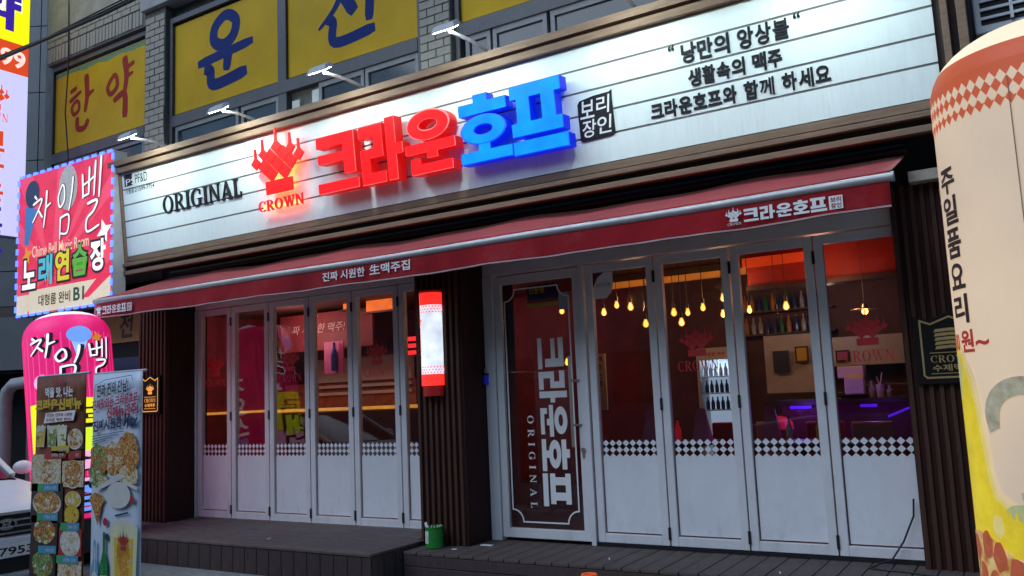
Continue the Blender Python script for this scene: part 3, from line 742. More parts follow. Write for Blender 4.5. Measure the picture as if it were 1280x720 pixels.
def val_(u, v):
    x = AX0+(AX1-AX0)*u; return (x, -1.117-.012*v*math.sin(u*61)-.006*math.sin(u*140)*v-.01*v, 2.506-SAG(u)-.172*v-.004*math.sin(u*37)*v)
val = grid(lambda u, v: val_(u, 1-v), 140, 6).build('valance', AWNV, awn, smooth=True)
s_ = val.modifiers.new('cloth', 'SOLIDIFY'); s_.thickness = .003
grid(lambda u, v: (AX0+(AX1-AX0)*u, val_(u, 1)[1]-.005, val_(u, 1)[2]+.004+.012*v), 140, 1).build('hem', mat('valance_hem', (.42, .30, .29), .7), val)
def yv(u): return -1.142
def vtext(s, x0, x1, z0, z1, bold):
    m = MB(); text(m, s, x0, z0, x1, z1, -1.141, bold); m.build('lettering', PRINTW, val)
vtext('진짜 시원한', -2.11, -1.60, 2.378, 2.462, .018); vtext('生맥주집', -1.545, -1.09, 2.378, 2.468, .018)
for bx, w_ in ((1.66, .77), (-5.60, .66)):
    m = MB(); crest_print(m, bx+.06, 2.385, .115, .10, -1.141); serif_text(m, 'CROWN', bx+.015, 2.36, bx+.11, 2.378, -1.141)
    lw = (w_-.13-.09)/5
    for k, sh in enumerate(LOGO): block(m, sh, bx+.13+k*lw, 2.372, lw*.86, .088, -1.141)
    m.build('lettering', PRINTW, val)
    m = MB(); m.poly(rect(bx+w_-.085, 2.372, bx+w_, 2.46), -1.141); m.build('seal_print', PRINTW, val)
    m = MB(); text(m, '보리', bx+w_-.075, 2.418, bx+w_-.01, 2.452, -1.1425, .02); text(m, '장인', bx+w_-.075, 2.379, bx+w_-.01, 2.413, -1.1425, .02); m.build('seal_lettering', AWN, val)
MB().tube([(AX0+.02, -.12, 2.93), (AX1+.02, -.12, 2.93)], .05, 12).build('roller', BLACK, awn, smooth=True)
for ax in (AX0+.6, AX1-.7):
    m = MB(); m.bar((ax, -.14, 2.74), (ax+.45, -.62, 2.60), .04, .05); m.bar((ax+.45, -.62, 2.60), (ax, -1.08, 2.515), .035, .035); m.build('folding_arm', LAMPW, awn)
m = MB(); m.box(2.73, -.26, 2.655, 3.02, -.14, 2.735); m.build('mounting_arm', BEIGE, awn, bevel=.006)
m = MB(); m.box(2.985, -.30, 2.60, 3.12, -.12, 2.70).box(3.01, -.24, 2.70, 3.05, -.16, 2.95).box(3.075, -.24, 2.70, 3.11, -.16, 2.92).tube([(2.95, -.2, 2.90), (3.02, -.2, 2.96), (3.06, -.2, 2.90)], .035, 8)
m.build('mounting_bracket', BEIGE, awn, bevel=.004)
MB().tube([(3.04, -.20, 2.60), (3.14, -.22, 2.585), (3.24, -.22, 2.64), (3.31, -.2, 2.76), (3.36, -.18, 2.95)], .012, 6).build('power_cable', WIREW, awn, smooth=True)

# ------------------------------------------------------------------ fluted columns
def column(x0, x1, yf, lab, zt=2.66, z0=-.27):
    c = thing('fluted_column', lab, 'column', ((x0+x1)/2, yf, z0), 'fluted brown columns of the shopfront')
    MB().box(x0, yf+.012, z0, x1, .10, zt).build('core', SIDEW, c, bevel=.004)
    n = max(1, round((x1-x0)/.066)); p = (x1-x0)/n; me = None
    for k in range(n):
        b = MB(); a = x0+k*p
        b.add([(a+.006, yf+.011, z0+.01), (a+.012, yf-.016, z0+.01), (a+p-.026, yf-.016, z0+.01), (a+p-.020, yf+.011, z0+.01),
               (a+.006, yf+.011, zt), (a+.012, yf-.016, zt), (a+p-.026, yf-.016, zt), (a+p-.020, yf+.011, zt)],
              [(0,1,5,4),(1,2,6,5),(2,3,7,6),(4,5,6,7),(3,2,1,0),(3,0,4,7)])
        if me is None: o = b.build('slat', SLAT, c); me = o.data; a0 = a
        else:
            o = bpy.data.objects.new('slat', me); COL.objects.link(o); o.parent = c; o.location = (a-a0, 0, 0)
    return c
column(-5.84, -5.30, -.42, 'brown fluted column at the left end beside the alley')
column(-1.615, -1.09, -.42, 'brown fluted column in the middle carrying the red and white lamp')
column(2.575, 3.42, -.15, 'brown fluted column at the right end behind the cream balloon')

# ------------------------------------------------------------------ decks
dk = MB().box(-6.0, -1.18, GZ, -1.56, -.01, -.03).build('left_deck', RISER); dk['kind'] = 'structure'
PM = {}
def plank(parent, x0, y0, z0, x1, y1, z1, m, name='plank'):
    key = (name, round(x1-x0, 3), round(y1-y0, 3), round(z1-z0, 3), m.name)
    if key not in PM:
        me = MB().box(0, 0, 0, x1-x0, y1-y0, z1-z0).mesh(name); me.materials.append(m)
        bm = bmesh.new(); bm.from_mesh(me); bmesh.ops.bevel(bm, geom=bm.edges[:], offset=.004, segments=1, affect='EDGES'); bm.to_mesh(me); bm.free()
        PM[key] = me
    o = bpy.data.objects.new(name, PM[key]); COL.objects.link(o); o.parent = parent
    o.location = (x0, y0, z0+random.uniform(-.0015, .0015)); return o
ys = [-1.205, -1.055, -.905, -.755, -.605, -.452]
for k in range(5): plank(dk, -6.0, ys[k], -.028, -1.55, ys[k+1]-.007, -.002, DECK)
for k in range(3): plank(dk, -5.29, -.44+k*.148, -.026, -1.63, -.44+(k+1)*.148-.007, .002, DECK)
x = -6.0
while x < -1.60: plank(dk, x, -1.198, GZ, min(x+.155, -1.556), -1.181, -.032, RISER, 'riser_board'); x += .161
for k in range(5): plank(dk, -1.559, -1.18+k*.15, GZ, -1.545, -1.18+k*.15+.143, -.032, RISER, 'riser_board')
dr = MB().box(-1.53, -.78, GZ, 4.4, -.01, -.075).build('right_deck', RISER); dr['kind'] = 'structure'
x = -1.53; k = 0
while x < 4.3:
    plank(dr, x, -.80, -.072, x+.143, -.0, -.045, DECKY); x += .150
for a, b in ((-.165, -.075), (GZ+.004, -.172)): plank(dr, -1.53, -.797, a, 4.4, -.781, b, RISER, 'riser_board')

# ------------------------------------------------------------------ folding doors
def leaf(parent, x0, x1, z0, z1, seam_label=None, deco=None):
    g = .006; st = .066
    f = MB(); a, b = x0+g, x1-g
    f.box(a, -.03, z0, a+st, .03, z1).box(b-st, -.03, z0, b, .03, z1).box(a+st, -.028, z0, b-st, .03, z0+.075).box(a+st, -.028, z1-.072, b-st, .03, z1)
    lf = f.build('door_leaf', ALU, parent, bevel=.004)
    gx0, gx1, gz0, gz1 = a+st, b-st, z0+.075, z1-.072
    MB().box(gx0, -.005, gz0, gx1, .003, gz1).build('glass', GLASS, lf)
    # frosted film with a harlequin edge
    m = MB(); i0, i1 = gx0+.011, gx1-.003; zb = .712; t = .057; y = -.0065
    m.poly(rect(i0, gz0+.013, i1, zb), y, 0)
    n = max(4, round((i1-i0)/.0615)); s = (i1-i0)/n; m.k = 0
    for k in range(n):
        c = i0+(k+.5)*s
        m.k = 0; m.poly([(c-s/2, zb), (c+s/2, zb), (c, zb+t/2)], y)
        for q in (1, 2): m.k = 0; m.poly([(c-s/2*.96, zb+t*q), (c, zb+t*(q-.5)), (c+s/2*.96, zb+t*q), (c, zb+t*(q+.5))], y)
    m.build('frosted_film', FILM, lf)
    for zz in (z0+.10, z0+1.16, z1-.17):
        MB().box(b-.004, -.042, zz-.05, b+2*g+.004, -.031, zz+.05).build('hinge', BLACK, lf)
    if deco:
        cx = (gx0+gx1)/2
        m = MB(); crest_print(m, cx, deco+.12, .30, .27, -.0075); m.build('crest', CRP, lf)
        m = MB(); serif_text(m, 'CROWN', cx-.175, deco, cx+.175, deco+.085, -.0075); m.build('crest_lettering', CRP, lf)
    return lf
CRP = mat('red_window_print', (.62, .022, .025), .5, .08)
fd = thing('folding_door', 'white folding doors on the left between the outer and middle columns', 'folding door', (-3.4, 0, 0))
J = [-5.27, -4.671, -4.039, -3.407, -2.775, -2.143, -1.515]
for k in range(6): leaf(fd, J[k], J[k+1], .012, 2.45, deco=1.53 if k in (0, 2, 4) else None)
MB().box(-5.29, -.05, 2.458, -1.5, .05, 2.60).build('header', ALU, fd, bevel=.004)
MB().box(-5.30, -.045, .0, -5.272, .045, 2.455).build('jamb', ALU, fd)
MB().box(-5.29, -.04, .0, -1.5, .04, .010).build('threshold', STEEL, fd)
fr = thing('folding_door', 'white folding doors on the right next to the lettered entrance door', 'folding door', (1.3, 0, 0))
J = [.0, .662, 1.324, 1.986, 2.648]
for k in range(4):
    lf = leaf(fr, J[k], J[k+1], -.012, 2.40, deco=1.41 if k in (1, 3) else None)
    if k == 0:
        m = MB(); m.poly([(.075, 2.32), (.27, 2.32), (.27, 2.20), (.25, 2.14), (.20, 2.09), (.075, 2.09)], -.0075); st_ = m.build('sticker', PRINTW, lf)
        m = MB(); m.poly([(.075, 2.322), (.19, 2.322), (.12, 2.28), (.075, 2.19)], -.0085); m.build('sticker_corner', mat('plum_print', (.12, .01, .06), .5), lf)
        m = MB(); text(m, '보안시스템', .11, 2.19, .24, 2.23, -.0085); m.build('sticker_lettering', NAVY, lf)
MB().box(-1.08, -.05, 2.412, 2.66, .05, 2.60).build('header', ALU, fr, bevel=.004)
MB().box(-.05, -.04, -.045, 2.66, .04, -.016).build('threshold', BLACK, fr)
# entrance door
ed = thing('entrance_door', 'glass entrance door with sideways white lettering on maroon film', 'door', (-.5, 0, -.04))
MB().box(-1.085, -.05, -.045, -.975, .05, 2.408).box(-.052, -.05, -.045, -.008, .05, 2.408).build('door_frame', ALU, ed, bevel=.004)
f = MB(); a, b, z0, z1 = -.968, -.058, -.015, 2.395
f.box(a, -.03, z0, a+.072, .03, z1).box(b-.07, -.03, z0, b, .03, z1).box(a+.072, -.028, z0, b-.07, .03, z0+.085).box(a+.072, -.028, z1-.08, b-.07, .03, z1)
f.build('leaf_frame', ALU, ed, bevel=.004)
g0, g1, h0, h1 = a+.072, b-.07, z0+.085, z1-.08
gl = MB().box(g0, -.005, h0, g1, .003, h1).build('glass', GLASS, ed)
m = MB(); m.poly(rect(g0+.003, h0+.003, g1-.003, h0+.40), .0045)
m.poly(rect(g0+.003, h0+.40, g0+.12, h1-.003), .0045); m.build('maroon_film', MAROON, gl)
def line(mb, pts, wd, y):
    for p, q in zip(pts, pts[1:]):
        p, q = Vector(p), Vector(q); d = (q-p).normalized(); n_ = Vector((-d.y, d.x))*wd/2; p = p-d*wd*.3; q = q+d*wd*.3
        mb.poly([tuple(p-n_), tuple(q-n_), tuple(q+n_), tuple(p+n_)], y)
bx0, bx1, bz0, bz1, q = g0+.03, g1-.055, .125, 2.26, .11
pts = [(bx0, bz0+q)]
for k in range(1, 7): t = R(90-15*k); pts.append((bx0+q*math.cos(t)-0, bz0+q*math.sin(t)))
pts += [(bx0+q, bz0), (bx1-q, bz0)]
for k in range(1, 7): t = R(180-15*k); pts.append((bx1+q*math.cos(t), bz0+q*math.sin(t)))
pts += [(bx1, bz0+q), (bx1, bz1-q)]
for k in range(1, 7): t = R(270-15*k); pts.append((bx1+q*math.cos(t), bz1+q*math.sin(t)))
pts += [(bx1-q, bz1), (bx0+q, bz1)]
for k in range(1, 7): t = R(360-15*k); pts.append((bx0+q*math.cos(t), bz1+q*math.sin(t)))
pts += [(bx0, bz1-q), (bx0, bz0+q)]
m = MB(); line(m, pts, .014, -.0055); m.build('border_line', PRINTW, gl)
m = MB(); hh = 1.53/5
for k, sh in enumerate(LOGO):
    zt = 1.785-k*hh
    block(m, sh, 0, 0, 1, 1, -.0055, mapf=lambda u, v, zt=zt: (-.525+.265*v, zt-u*hh*.90)) if False else None
    for qd in sh:
        Mx = lambda u, v: (-.530+.268*v, zt-u*hh*.88)
        if qd[0] == 'r': m.poly([Mx(qd[1], qd[2]), Mx(qd[3], qd[2]), Mx(qd[3], qd[4]), Mx(qd[1], qd[4])], -.0055)
        else:
            c = Mx(qd[1], qd[2]); m.ring(c[0], c[1], qd[4]*.268, qd[3]*hh*.88, qd[6]*.268, qd[5]*hh*.88, -.0055)
m.build('block_lettering', PRINTW, gl)
m = MB(); serif_text(m, 'ORIGINAL', -.672, .25, -.605, 1.085, -.0055, gap=.55, rot=True); m.build('serif_lettering', PRINTW, gl)
pn = MB(); pn.poly(rect(-.62, 2.075, -.29, 2.285), .0035); pn = pn.build('notice', mat('notice_navy', (.02, .03, .11), .5), gl)
m = MB(); text(m, '신분증', -.60, 2.20, -.43, 2.265, .0028, .03); m.build('notice_lettering', PYEL, gl)
m = MB(); m.poly(rect(-.62, 2.075, -.29, 2.115), .0028); m.build('notice_stripe', PYEL, gl)
m = MB(); m.poly(rect(-.62, 2.118, -.29, 2.145), .0028); m.build('notice_stripe', PRED, gl)
m = MB(); m.poly(rect(-.285, 2.03, -.19, 2.19), .0032); m.build('notice', PBLUE, gl)
m = MB(); m.tube([(-.165, -.085, .80), (-.165, -.085, 1.60)], .014, 10); m.build('handle', STEEL, ed, smooth=True)
m = MB(); m.tube([(-.165, -.085, 1.38), (-.10, -.03, 1.38)], .010, 8).tube([(-.165, -.085, .99), (-.10, -.03, .99)], .010, 8); m.build('handle_bracket', STEEL, ed)
m = MB(); m.tube([(-.094, -.042, .77), (-.094, -.028, .77)], .022, 14).box(-.105, -.036, .70, -.083, -.029, .79); m.build('lock', STEEL, ed)

# padlock on the column side
pd = thing('padlock', 'small padlock with blue body hanging beside the entrance door frame', 'padlock', (-1.07, -.06, 1.39))
MB().box(-1.088, -.085, 1.385, -1.05, -.045, 1.475).build('body', PADB, pd, bevel=.008)
MB().box(-1.088, -.09, 1.475, -1.046, -.04, 1.49).build('collar', BLACK, pd)
MB().tube([(-1.07, -.078, 1.49), (-1.07, -.078, 1.53), (-1.07, -.066, 1.55), (-1.07, -.053, 1.53), (-1.07, -.053, 1.49)], .006, 8).build('shackle', STEEL, pd)

# wall lamp on the middle column
wlmp = thing('wall_lamp', 'glowing red and white half round lamp on the middle column', 'wall lamp', (-1.40, -.43, 1.39))
def half(z0, z1, r_, n=18, x=-1.40, y=-.437):
    vs = []; fs = []; r = r_*.94
    for z in (z0, z1):
        for k in range(n+1):
            t = math.pi+math.pi*k/n; vs.append((x+r*math.cos(t), y+r*math.sin(t), z))
    N = n+1
    for k in range(n): fs.append((k, k+1, N+k+1, N+k))
    fs += [tuple(range(n, -1, -1)), tuple(range(N, 2*N)), (0, N, 2*N-1, n)]
    return MB().add(vs, fs)
half(1.50, 2.14, .122).build('shade', SCON, wlmp, smooth=True)
half(2.14, 2.255, .125).build('top_cap', SCONR, wlmp, smooth=True)
half(1.395, 1.50, .125).build('bottom_cap', SCONR, wlmp, smooth=True)
half(1.30, 1.393, .110).build('base', SCOND, wlmp, smooth=True)
half(2.257, 2.275, .128).build('lid', SCOND, wlmp, smooth=True)
m = MB(); u0 = math.pi*.122
for zz in (1.515, 1.54, 1.565, 2.075, 2.10, 2.125):
    for k in range(12):
        x = u0+.02+k*.03+(.015 if int(zz*1000) % 2 else 0); m.k = 0; m.poly([(x-.010, zz), (x, zz-.010), (x+.010, zz), (x, zz+.010)], 0)
m.wrap(-1.40, -.437, .1165, .03).build('dot_print', PINKD, wlmp)['kind'] = 'stuff'
m = MB(); serif_text(m, 'CROWN', u0+.075, 1.62, u0+.105, 1.93, 0, rot=True); crest_print(m, u0+.09, 1.95, .07, .085, 0); m.wrap(-1.40, -.437, .117, .03).build('lettering', SCONR, wlmp)

# plaques
def plaque(x0, y, z0, wd, hi, lab, line_m, lit):
    p = thing('brand_plaque', lab, 'plaque', (x0+wd/2, y, z0), 'crown topped plaques on the columns')
    s = wd/.36
    out = [(x0, z0), (x0+wd, z0), (x0+wd, z0+hi), (x0+wd*.78, z0+hi*.93), (x0+wd/2, z0+hi*1.04), (x0+wd*.22, z0+hi*.93), (x0, z0+hi)]
    MB().prism(out, y-.03, y).build('board', BARK, p, bevel=.003)
    m = MB(); e = .035*s; yy = y-.0305
    line(m, [(x0+e*1.4, z0+e), (x0+wd-e*1.4, z0+e), (x0+wd-e, z0+e*1.4), (x0+wd-e, z0+hi*.93), (x0+wd*.76, z0+hi*.87), (x0+wd/2, z0+hi*.965), (x0+wd*.24, z0+hi*.87), (x0+e, z0+hi*.93), (x0+e, z0+e*1.4), (x0+e*1.4, z0+e)], .010*s, yy)
    line(m, [(x0+wd*.2, z0+hi*.45), (x0+wd*.8, z0+hi*.45)], .005, yy); line(m, [(x0+wd*.2, z0+hi*.15), (x0+wd*.8, z0+hi*.15)], .005, yy)
    m.build('gold_border', line_m, p)
    m = MB()
    if lit: crest_print(m, x0+wd/2, z0+hi*.52, wd*.42, hi*.28, yy)
    else:
        for k in range(5): m.poly([(x0+wd*.28, z0+hi*(.50+.062*k)), (x0+wd*.50, z0+hi*(.512+.062*k)), (x0+wd*.70, z0+hi*(.50+.062*k)), (x0+wd*.72, z0+hi*(.545+.062*k)), (x0+wd*.5, z0+hi*(.556+.062*k)), (x0+wd*.30, z0+hi*(.545+.062*k))], yy)
    m.build('barrel_print' if not lit else 'crest_print', line_m, p)
    m = MB(); serif_text(m, 'CROWN', x0+wd*.2, z0+hi*.31, x0+wd*.8, z0+hi*.41, yy); text(m, '수제맥주', x0+wd*.22, z0+hi*.18, x0+wd*.78, z0+hi*.28, yy, .02); m.build('lettering', line_m, p)
plaque(2.655, -.168, 1.225, .46, .48, 'black plaque with dull gold barrel on the right column', GOLD, False)
plaque(-5.735, -.438, 1.235, .35, .45, 'black plaque with glowing gold crown on the left column', GOLDL, True)

# green tin with cigarette ends
tin = thing('tin_can', 'green tin can with a white label at the foot of the middle column', 'tin can', (-1.36, -.56, -.04))
pr = [(.076, -.042), (.081, -.038), (.081, -.03)]+[(.079 if k % 2 else .081, -.03+.165*k/10) for k in range(11)]+[(.083, .137), (.081, .143), (.076, .141), (.074, -.02)]
MB().lathe(-1.36, -.56, pr, 28).build('body', CANG, tin, smooth=True)
m = MB(); m.poly(rect(-.045, .0, .045, .11), 0); m.v = [(p[0]+4.18*.0815, p[1], p[2]) for p in m.v]; m.wrap(-1.36, -.56, .083, .02).build('label_print', CANW, tin)
m = MB(); random.seed(3)
for k in range(7):
    a = random.uniform(0, 6.28); p = Vector((-1.36+.045*math.cos(a), -.56+.045*math.sin(a), .10)); m.tube([p, p+Vector((random.uniform(-.03, .03), random.uniform(-.03, .03), .05))], .005, 6)
m.build('cigarette_ends', PRINTW, tin)
m = MB(); m.poly([(-1.43, .135), (-1.395, .135), (-1.415, .185), (-1.44, .175)], -.60); m.build('paper_scrap', PRINTW, tin)
tag(MB().box(-1.02, -.345, -.043, -.90, -.30, -.038).build('paper_scrap', PRINTW), 'flat white paper scrap on the deck beside the middle column', 'litter')
random.seed(21)
for k, (x, y, lab) in enumerate(((-1.12, -.60, 'cigarette end on the deck right of the green tin'), (.35, -.55, 'cigarette end on the right deck below the first folding leaf'), (1.7, -.62, 'cigarette end on the right deck below the third folding leaf'), (-3.1, -.9, 'cigarette end on the left deck below the middle leaves'))):
    z = -.038 if x > -1.5 else .004; a = random.uniform(0, 3); d = Vector((math.cos(a), math.sin(a), 0))*.022
    ce = MB().tube([Vector((x, y, z))-d, Vector((x, y, z))+d], .0055, 7); o = ce.build('cigarette_end', PRINTW); tag(o, lab, 'litter')
# traffic cone tip in front of the right deck
cn = thing('traffic_cone', 'small orange cone whose top shows at the bottom edge', 'traffic cone', (.55, -1.3, GZ))
MB().lathe(.55, -1.3, [(.02, GZ+.01), (.10, GZ+.015), (.072, -.10), (.058, .0), (.055, .008), (.042, .006), (.036, -.03), (.0001, -.035)], 24).build('cone_body', ORANGE, cn, smooth=True)
MB().box(.41, -1.44, GZ+.006, .69, -1.16, GZ+.03).build('cone_base', ORANGE, cn, bevel=.01)
# loose cable by the last leaf
cb = MB(); P = [(2.53, -.052, .42), (2.52, -.055, .30), (2.44, -.07, .12), (2.36, -.10, .0), (2.25, -.2, -.036), (2.23, -.27, -.037), (2.34, -.31, -.037), (2.50, -.33, -.037), (2.68, -.42, -.037), (2.9, -.6, -.037)]
cb.tube(P, .007, 6); tag(cb.build('power_cord', WIRE, smooth=True), 'thin black cord trailing from the last white leaf onto the deck', 'cord')

# ------------------------------------------------------------------ inside the shop
def struct(mb, name, m): o = mb.build(name, m); o['kind'] = 'structure'; return o
struct(MB().box(-8.5, .06, -.10, 5.2, 6.3, -.03), 'interior_floor', IFL)
struct(MB().box(-8.5, .05, 2.80, 5.2, 6.3, 2.948), 'interior_ceiling', ICE)
struct(MB().box(-8.49, 4.6, -.03, -1.5, 4.75, 2.80), 'interior_wall', IW)
struct(MB().box(-1.5, 4.6, -.03, 5.19, 4.75, 2.80), 'interior_wall', mat('interior_wall_brown', (.12, .042, .034), .6, .35, 3))
struct(MB().box(3.3, .11, -.03, 3.4, 4.6, 2.80), 'interior_wall', IW)
struct(MB().box(-8.49, .11, -.03, -8.4, 4.6, 2.80), 'interior_wall', mat('interior_red_panel', (.15, .016, .028), .6, .5, 2.5))
MB().box(-8.395, .3, 1.16, -8.33, 4.1, 1.20).build('wall_ledge', ILINE).__setitem__('kind', 'structure')
struct(MB().box(-8.4, .05, GZ, -5.32, .15, 2.945), 'alley_wall', BLACKM)
# left room fittings on the back wall
pt = thing('bar_partition', 'cream half height bar partition behind the left doors', 'partition', (-6.2, 4.2, 0))
MB().box(-7.7, 4.20, 1.62, -5.35, 4.28, 2.03).build('cream_panel', IBAND, pt)
MB().box(-7.8, 4.10, 2.03, -5.3, 4.3, 2.07).build('top_rail', IDK, pt)
MB().box(-8.3, 4.24, 1.10, -5.3, 4.34, 1.62).build('brick_wall', IBRICK, pt)
for z in (1.40, 1.52): MB().box(-7.4, 4.18, z, -5.35, 4.23, z+.05).build('shelf', IBAND, pt)
MB().box(-8.4, 3.9, -.03, -5.0, 4.2, 1.12).build('bar_front', IDK, pt)
MB().box(-8.4, 3.86, 1.14, -5.0, 4.16, 1.19).build('bar_top', ILINE, pt)
for x0, x1, z0, z1 in ((-5.72, -5.40, 2.70, 2.79), (-5.25, -4.62, 2.62, 2.79)):
    n = thing('lit_niche', 'orange lit niche over the bar at %s' % ('the third left glass' if x0 < -5.5 else 'the fifth left glass'), 'niche', ((x0+x1)/2, 3.0, z0))
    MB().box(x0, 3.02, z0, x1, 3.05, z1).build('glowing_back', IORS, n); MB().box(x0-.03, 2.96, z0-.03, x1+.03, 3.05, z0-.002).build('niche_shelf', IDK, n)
MB_ = MB(); text(MB_, '짜 시원한 맥주!', -7.02, 2.40, -5.85, 2.55, 3.2, .0, .3)
nl = thing('wall_script', 'white script lettering on a dark red panel behind the left doors', 'wall sign', (-6.4, 3.22, 2.3)); MB_.build('lettering', mat('script_white', (.5, .45, .40), .5, .05), nl)
MB().box(-7.3, 3.21, 2.12, -5.3, 3.26, 2.72).build('panel', IW, nl)
ps = thing('drink_poster', 'poster of a dark bottle behind the fourth left glass', 'poster', (-5.95, 3.0, 1.75))
MB().box(-6.12, 3.0, 1.72, -5.72, 3.02, 2.22).build('sheet', MAGE, ps)
MB().lathe(-5.86, 2.95, [(.05, 1.76), (.055, 1.95), (.05, 2.03), (.02, 2.12), (.018, 2.2)], 12).build('bottle', BTL, ps)
nr = thing('neon_sign', 'small red neon sign behind the glass beside the middle column', 'neon sign', (-4.35, 3.0, 1.95))
for k in range(3): MB().box(-4.47, 2.98, 1.92+.10*k, -4.25, 3.0, 1.98+.10*k).build('tube', NEONR, nr)
for k, (x, y) in enumerate(((-5.55, 1.75), (-5.3, 2.8))):
    s = thing('ceiling_spot', 'small white ceiling spot behind the %s left glass' % ('third' if k == 0 else 'fourth'), 'spotlight', (x, y, 2.79), 'ceiling spots in the left room')
    MB().tube([(x, y, 2.77), (x, y, 2.80)], .05, 14).build('lens', SPOT, s); MB().lathe(x, y, [(.055, 2.768), (.07, 2.768), (.07, 2.80), (.055, 2.80)], 14).build('ring', BLACK, s)
# right room
bm_ = thing('ceiling_beam', 'orange lit beam crossing under the ceiling of the right room', 'beam', (-.2, 3.5, 2.62))
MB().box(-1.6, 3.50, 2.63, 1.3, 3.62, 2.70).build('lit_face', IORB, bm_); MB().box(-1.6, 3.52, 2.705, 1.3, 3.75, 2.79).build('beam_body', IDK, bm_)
rf = thing('red_bulkhead', 'dark red bulkhead over the counter behind the last two leaves', 'bulkhead', (1.5, 2.5, 2.3))
MB().box(.72, 2.55, 2.36, 3.25, 2.75, 2.79).build('upper_face', IWR, rf); MB().box(.70, 2.48, 2.56, 1.45, 2.54, 2.66).build('lit_strip', mat('red_orange_strip', (.5, .06, .02), .5, .2, emit=(1, .07, .01), es=.28), rf)
MB().box(.72, 2.50, 2.30, 3.25, 2.76, 2.355).build('lower_trim', IDK, rf)
wp = thing('counter_screen', 'grey white panelled screen behind the counter at the right', 'screen', (1.2, 4.2, 1.2))
MB().box(1.05, 4.15, 1.45, 3.2, 4.2, 1.80).build('white_panel', IBAND, wp); MB().box(.40, 4.2, 1.15, 1.05, 4.26, 1.88).build('white_panel', IBAND, wp); MB().box(.4, 4.18, .0, 3.2, 4.3, 1.14).build('base_panel', IDK, wp)
ct = thing('counter', 'dark service counter behind the last two leaves', 'counter', (1.7, 2.6, 0))
MB().box(.95, 2.42, 1.04, 3.1, 3.0, 1.09).build('counter_top', IDK, ct); MB().box(1.0, 2.5, -.03, 3.1, 2.95, 1.035).build('counter_front', IW, ct)
for q in ((1.80, 1.96, 1.0, 1.03), (1.10, 1.32, 1.0, 1.032)): MB().box(q[0], 2.44, q[2], q[1], 2.455, q[3]).build('purple_light', PURP, ct)
nb = thing('paper_holder', 'stacked cream paper holder on the counter', 'holder', (1.72, 2.6, 1.09))
MB().box(1.58, 2.58, 1.30, 1.84, 2.75, 1.42).build('upper_box', PRINTW, nb, bevel=.01); MB().box(1.65, 2.52, 1.13, 1.84, 2.62, 1.30).build('lower_box', PRINTW, nb, bevel=.01); MB().box(1.6, 2.55, 1.09, 1.85, 2.74, 1.125).build('stand', BLACK, nb)
for k, (x, h, mm, lb) in enumerate(((1.90, .17, BTL2, 'slim pale bottle on the counter nearest the paper holder'), (1.98, .13, PRINTW, 'cup of straws on the counter'), (2.07, .12, BTL2, 'short jar on the counter at the right'))):
    b = thing('counter_jar', lb, 'jar', (x, 2.6, 1.09)); MB().lathe(x, 2.6, [(.03, 1.09), (.033, 1.09+h*.6), (.015, 1.09+h*.75), (.015, 1.09+h)] if k != 1 else [(.035, 1.09), (.04, 1.09+h)], 12).build('body', mm, b, smooth=True)
    if k == 1: MB().tube([(1.98, 2.6, 1.2), (2.01, 2.6, 1.34)], .006, 6).tube([(1.98, 2.6, 1.2), (1.955, 2.6, 1.30)], .006, 6).build('straw', PRINTW, b)
# fridge
frg = thing('drinks_fridge', 'lit glass door drinks fridge full of bottles at the back', 'fridge', (-.27, 4.4, 0))
MB().box(-.52, 4.22, -.03, -.48, 4.58, 1.78).box(-.06, 4.22, -.03, -.02, 4.58, 1.78).box(-.48, 4.22, 1.62, -.06, 4.58, 1.78).box(-.48, 4.56, -.03, -.06, 4.585, 1.62).build('cabinet', FRW, frg)
MB().box(-.478, 4.54, .3, -.062, 4.555, 1.615).build('light_panel', FRL, frg)
m = MB(); text(m, '시원한 맥주', -.42, 1.67, -.12, 1.72, 4.218, .02); m.build('header_lettering', CRP, frg)
for z in (.95, 1.17, 1.39): MB().box(-.478, 4.26, z, -.062, 4.53, z+.015).build('shelf', FRW, frg)
for z in (.968, 1.188, 1.408):
    for k in range(6):
        MB().lathe(-.44+k*.068, 4.34, [(.026, z), (.026, z+.09), (.010, z+.13), (.010, z+.165)], 8).build('bottle', BTL if z < 1.3 else BTL2, frg)
MB().box(-.50, 4.20, .1, -.04, 4.215, 1.60).build('glass_door', glass('fridge_glass', (.95, .97, 1)), frg)
wb = thing('wall_board', 'narrow beige board with dark characters behind the first right leaf', 'notice board', (-1.1, 2.5, 1.05))
MB().box(-1.17, 2.5, 1.05, -1.05, 2.53, 1.72).build('board', mat('beige_board', (.42, .34, .22), .6), wb)
m = MB()
for k, c in enumerate('맥주안주'): text(m, c, -1.155, 1.62-.1*k, -1.085, 1.69-.1*k, 2.498, .01)
m.build('lettering', INK, wb)
